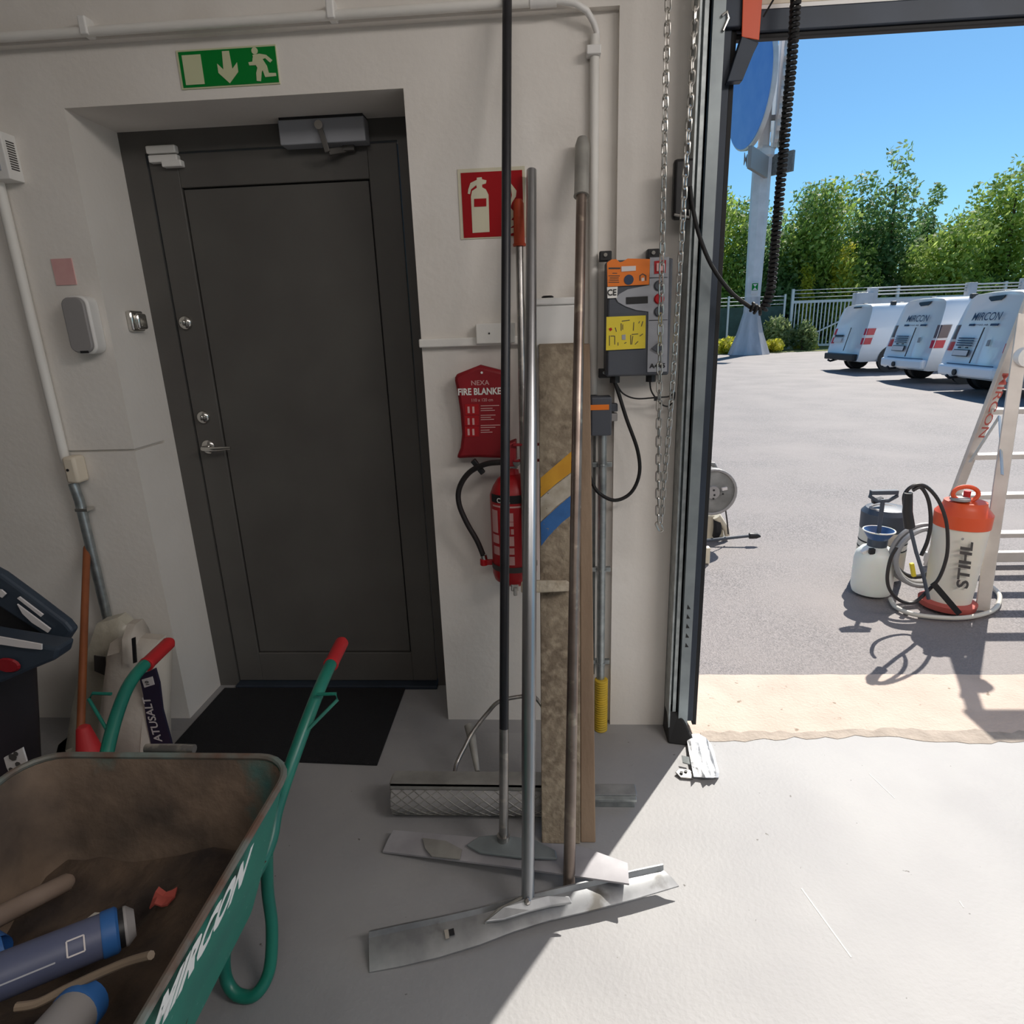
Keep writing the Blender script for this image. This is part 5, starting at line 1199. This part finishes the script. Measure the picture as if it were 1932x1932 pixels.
# ---- sign pylon
Yp = 32.5
b0 = P(1412, 668, Yp); b0.z = 0
s = thing('sign_pylon', 'tall white pylon with round blue sign and toothed white ring beyond the asphalt', 'sign', (b0.x, Yp, 0))
zt_ = 9.4
xr = b0.x
def zz_(y, x=1430): return P(x, y, Yp).z
def oct(r, z): return [V((xr+r*math.cos(math.pi/8+k*math.pi/4), Yp+r*math.sin(math.pi/8+k*math.pi/4), z)) for k in range(8)]
MB().loft([oct(1.0, 0), oct(.62, zz_(628, 1415)), oct(.38, zz_(590, 1415)), oct(.36, zz_(560, 1415))]).build('splayed_base', 'post_grey', s)
MB().loft([oct(.36, zz_(562, 1415)), oct(.42, zz_(400, 1430)), oct(.42, zz_(300, 1438)), oct(.5, zz_(296, 1438)), oct(.5, zz_(284, 1438)), oct(.25, zz_(276, 1440)), oct(.25, 13.5)]).build('post', 'post_white', s)
cz = zz_(160, 1437); R_ = (zz_(40, 1437)-zz_(280, 1437))/2; cz = zz_(281, 1437)+R_
tilt = math.radians(9)
n1 = V((-math.cos(math.radians(10)), -math.sin(math.radians(10)), 0)) 
n1 = V((-1, -.10, -.02)).normalized()
def disc(c, n_, r, t, nm, mt, par, seg=48): return MB().lathe([(r*.98, 0), (r, t*.1), (r, t*.9), (r*.98, t)], c, n_, seg).build(nm, mt, par, smooth=True)
cA = V((xr-.62, Yp, cz))
d1 = disc(cA, n1, R_, .22, 'sign_case', 'post_white', s)
disc(cA+n1*.20, n1, R_*.97, .05, 'blue_face', 'sign_blue', d1)
n2 = V((1, -.24, 0)).normalized()
cB = V((xr+.45, Yp+.1, cz)); u2 = V((-n2.y, n2.x, 0)); v2 = V((0, 0, 1))
teeth = []
NT = 22
for k in range(NT):
    a0 = 2*math.pi*k/NT
    for f_, r_ in ((0, .88), (.15, 1.0), (.5, 1.0), (.65, .88)): teeth.append((math.cos(a0+2*math.pi/NT*f_)*R_*r_, math.sin(a0+2*math.pi/NT*f_)*R_*r_))
MB().prism(teeth, cB, u2, v2, n2*.16).build('toothed_ring', 'post_white', s)
disc(cB+n2*.25, n2, R_*.98, .22, 'second_case', 'post_white', s)
MB().tube([V((xr-.7, Yp, cz-R_*.5)), V((xr+.7, Yp, cz-R_*.5))], .12, 8).build('cross_tube', 'post_grey', s)
ca_, cb_ = P(1402, 345, Yp-1.2), P(1448, 296, Yp)
u_ = V((cb_.x-ca_.x, 1.6, 0))
a_, b_ = V((xr-1.35, Yp-2.6, zz_(322))), V((xr+.05, Yp-.5, zz_(322)))
bd = MB().bar(a_, b_, .16, .85, (0,0,1)).build('name_board', 'dim_grey_plastic', s)
dv_ = (b_-a_).normalized(); nn_ = V((-dv_.y, dv_.x, 0))
text('lettering', 'MOTEL', a_+dv_*.12+nn_*.09-V((0, 0, .25)), dv_, (0,0,1), .5, 'paper', s, bold=.02, width=(b_-a_).length*.85, ext=-.18)
a_, b_ = V((xr+.2, Yp+.5, zz_(312))), V((xr+1.2, Yp-.6, zz_(312)))
MB().bar(a_, b_, .16, .85, (0,0,1)).build('second_board', 'washer_grey', s)
c = P(1424, 547, Yp-.45)
MB().box(c.x-.17, c.x+.17, Yp-.44, Yp-.40, c.z-.18, c.z+.35).build('notice_plate', 'paper', s)
MB().box(c.x-.14, c.x+.14, Yp-.452, Yp-.44, c.z-.02, c.z+.30).build('notice_print', 'sign_green', s)
MB().prism([(-.1,0),(.1,0),(0,.12)], (c.x, Yp-.456, c.z), (1,0,0), (0,0,1), (0,-.004,0)).prism([(-.1,.26),(.1,.26),(0,.14)], (c.x, Yp-.456, c.z), (1,0,0), (0,0,1), (0,-.004,0)).build('notice_symbol', 'paper', s)

# ---- fence and gate
Yf = 36.5
s = thing('mesh_fence', 'dark mesh boundary fence with wires on top, behind the pylon', 'fence', (11, Yf, 0))
x0f, x1f = -14.0, P(1478, 600, Yf).x
MB().box(x0f, x1f, Yf, Yf+.03, .05, 2.35).build('mesh_panel', 'fence_mesh', s)
for zf in (2.45, 2.65, 2.85): MB().tube([V((x0f, Yf, zf)), V((x1f, Yf, zf))], .025, 6).build('top_wire', 'fence_steel', s)
for xf in (-14, -11, -8, -5, -2, 1, 4, 7.0, 10.0, x1f): MB().box(xf-.05, xf+.05, Yf-.05, Yf+.05, 0, 2.95).build('post', 'fence_steel', s)
g0, g1 = P(1492, 600, Yf).x, 24.5
s = thing('sliding_gate', 'galvanised bar gate with diagonal brace behind the plain van', 'gate', (g0, Yf, 0))
gz = P(1500, 569, Yf).z
for xf in (g0, (g0+g1)/2, g1): MB().box(xf-.07, xf+.07, Yf-.07, Yf+.07, .05, gz+.65).build('post', 'fence_steel', s)
MB().box(g0, g1, Yf-.05, Yf+.05, gz-.10, gz+.04).build('top_beam', 'fence_steel', s)
MB().box(g0, g1, Yf-.05, Yf+.05, .15, .27).build('bottom_beam', 'fence_steel', s)
nb = int((g1-g0)/.20)
b1 = None
for i in range(1, nb):
    x = g0+(g1-g0)*i/nb
    if b1 is None:
        b1 = MB().box(-.03, .03, Yf-.03, Yf+.03, .25, gz-.1).build('bar', 'fence_steel', s, local=True)
        off0 = V((0, -Yf, 0)); b1.location = (x-s.location.x, -s.location.y, 0)
    else:
        c_ = b1.copy(); COL.objects.link(c_); c_.parent = s; c_.location = (x-s.location.x, -s.location.y, 0)
MB().bar((g0+.1, Yf-.08, .3), (g0+4.6, Yf-.08, gz-.2), .08, .08).build('brace', 'fence_steel', s)
for zf in (gz+.2, gz+.4, gz+.58): MB().tube([V((g0, Yf, zf)), V((g1, Yf, zf))], .02, 6).build('top_wire', 'fence_steel', s)
x0r_ = 15.8
s = thing('cantilever_rail', 'grey gate drive cabinet and posts rising behind the vans', 'gate post', (P(1655, 560, 30).x, 30, 0))
for pxx, ytop in ((1645, 543), (1829, 533), (1930, 525)):
    c0 = P(pxx, 560, 30); zt2 = P(pxx, ytop, 30).z
    MB().box(c0.x-.18, c0.x+.18, 29.85, 30.15, 0, zt2).build('post', 'post_white', s, bevel=.01)
c0 = P(1625, 560, 30); c1 = P(1645, 553, 30); MB().box(c0.x-.3, c1.x, 29.8, 30.2, 1.9, P(1630, 552, 30).z).build('cabinet', 'post_white', s, bevel=.02)
for yy in (546, 552, 558):
    a_, b_ = P(1645, yy, 30), P(1990, yy-22, 30); zq = (P(1740, yy-6, 30).z)
    MB().tube([V((a_.x, 30, zq)), V((b_.x, 30, zq))], .03, 6).build('rail', 'fence_steel', s)
zq = P(1740, 562, 30).z
MB().box(P(1650, 560, 30).x, P(1990, 560, 30).x, 29.9, 30.1, zq-.22, zq).build('beam', 'post_white', s)

# ---- trees and shrubs
def leaf_cloud(blobs, n, size, seed, flat=.7):
    rnd = random.Random(seed); vs = []; fs = []
    wt = [b[3]*b[4]*b[5] for b in blobs]; tot = sum(wt)
    for bi, (cx, cy, cz, rx_, ry_, rz_) in enumerate(blobs):
        for _ in range(int(n*wt[bi]/tot)):
            while True:
                u = V((rnd.uniform(-1, 1), rnd.uniform(-1, 1), rnd.uniform(-1, 1)))
                if u.length <= 1: break
            rr_ = u.length; 
            if rr_ < .45 and rnd.random() < .6: u = u*(.6/max(rr_, .05))
            p = V((cx+u.x*rx_, cy+u.y*ry_, max(.1, cz+u.z*rz_)))
            a = V((rnd.uniform(-1, 1), rnd.uniform(-1, 1), rnd.uniform(-1, 1))).normalized(); b = a.orthogonal().normalized()
            sz = size*rnd.uniform(.6, 1.3); k = len(vs)
            vs += [p-a*sz, p+b*sz*flat-a*sz*.1, p+a*sz, p-b*sz*flat+a*sz*.1]; fs.append((k, k+1, k+2, k+3))
    m_ = MB(); m_.v = vs; m_.f = fs; return m_
def build_raw(mb, name, mt, parent):
    me = bpy.data.meshes.new(name); off = parent.location
    me.from_pydata([tuple(p-off) for p in mb.v], [], mb.f); o = bpy.data.objects.new(name, me); COL.objects.link(o); o.parent = parent; me.materials.append(M[mt]); return o
def tree(label, px, ptop, Y, rad, mt, seed, n=10000, pyr=False, name='tree'):
    top = P(px, ptop, Y); x, h = top.x, top.z
    t = thing(name, label, 'tree', (x, Y, 0), group='trees beyond the fence')
    rnd = random.Random(seed)
    MB().tube([V((x, Y, 0)), V((x+.1, Y, h*.4)), V((x, Y, h*.8))], [.22, .16, .05], 8).build('trunk', 'trunk_bark', t, smooth=True)
    blobs = []
    nb_ = 20
    for i in range(nb_):
        f_ = i/(nb_-1); z = h*(.10+.80*f_)
        wdt = rad*(1.05-.72*f_**1.8) if pyr else rad*(1.05-.45*f_**3)
        r_ = wdt*rnd.uniform(.42, .62); an = rnd.uniform(0, 6.28); d_ = wdt*rnd.uniform(.25, .65)
        blobs.append((x+d_*math.cos(an), Y+d_*math.sin(an)*.7, z, r_*1.15, r_*1.1, r_*1.05))
    blobs.append((x, Y, h*.93, rad*.30, rad*.30, h*.075)); blobs.append((x, Y, h*.35, rad*.8, rad*.6, h*.3))
    build_raw(leaf_cloud(blobs, n, .15, seed), 'crown', mt, t)
    return t
T = [('dark tree peeping out between door track and pylon', 1352, 352, 41, 2.9, 'leaf_green', 1, False),
     ('green tree whose crown stands directly behind the pylon', 1420, 372, 42, 2.8, 'leaf_dark', 2, False),
     ('bushy tree just right of the spiral cable', 1518, 345, 42, 2.7, 'leaf_dark', 3, False),
     ('yellowish tree between spiral cable and tallest tree', 1580, 330, 41, 2.9, 'leaf_green', 4, False),
     ('slender tree with a flat top left of the tallest tree', 1636, 318, 43, 2.4, 'leaf_dark', 5, False),
     ('tallest pointed tree on the skyline above the vans', 1702, 266, 42, 2.9, 'leaf_dark', 6, True),
     ('low tree in the skyline gap right of the tallest tree', 1772, 345, 44, 1.9, 'leaf_dark', 7, True),
     ('light green tree above the nearest van', 1812, 400, 39, 2.7, 'leaf_green', 8, False),
     ('large tree at the right picture edge', 1870, 335, 42, 3.0, 'leaf_green', 9, False),
     ('tallest tree cut by the right picture edge', 1932, 290, 41, 3.2, 'leaf_green', 10, False)]
for (lb, px_, tp_, Y_, r_, mt_, sd, py_) in T: tree(lb, px_, tp_, Y_, r_, mt_, sd, pyr=py_)
def bush(label, px, pbot, Y, hpx, wpx, mt, seed, n=900, sz=.12):
    c0 = P(px, pbot, Y); top = P(px, pbot-hpx, Y); wd = (P(px+wpx/2, pbot, Y).x-P(px-wpx/2, pbot, Y).x)/2; h = max(.4, top.z)
    t = thing('shrub', label, 'shrub', (c0.x, Y, 0), group='shrubs along the fence')
    MB().tube([V((c0.x, Y, 0)), V((c0.x, Y, h*.6))], .05, 6).build('stem', 'trunk_bark', t)
    rnd = random.Random(seed); bl = [(c0.x+rnd.uniform(-.5, .5)*wd, Y+rnd.uniform(-.3, .3), h*rnd.uniform(.3, .6), wd*.6, .6, h*.42) for _ in range(4)]
    build_raw(leaf_cloud(bl, n, sz, seed), 'foliage', mt, t)
bush('pale leafy shrub growing through the fence right of the pylon', 1465, 665, 35.3, 75, 60, 'leaf_pale', 21, 1500)
bush('pale bush in front of the gate bars', 1512, 665, 35.0, 64, 40, 'leaf_pale', 22, 900)
bush('low yellow green bush left of the pylon base', 1372, 668, 33.8, 34, 44, 'leaf_yellow', 23, 800)
bush('low yellow green bush right of the pylon base', 1452, 668, 33.9, 30, 40, 'leaf_yellow', 24, 700)
bush('low weeds along the bottom of the gate', 1530, 662, 35.2, 14, 60, 'leaf_yellow', 25, 500, .09)
bush('bright yellow leafed branch clump high behind the spiral cable', 1512, 600, 39.5, 110, 40, 'leaf_yellow', 26, 900)
bush('bright yellow leafed clump in front of the slender tree', 1585, 600, 39.2, 150, 60, 'leaf_yellow', 27, 1100)
bush('bright yellow leafed clump above the roof of the nearest van', 1790, 600, 38.2, 120, 60, 'leaf_yellow', 28, 1100)
# dense undergrowth behind the fence: uncountable foliage
hb = [(x, 40.5, 1.9, 2.2, 1.2, 2.1) for x in [-14+2.4*i for i in range(23)]]
hd_ = thing('undergrowth', 'dense dark green undergrowth filling the space behind the fence', 'undergrowth', (20, 40.5, 0)); hd_['kind'] = 'stuff'
build_raw(leaf_cloud(hb, 16000, .2, 77), 'foliage', 'leaf_dark', hd_)['kind'] = 'stuff'
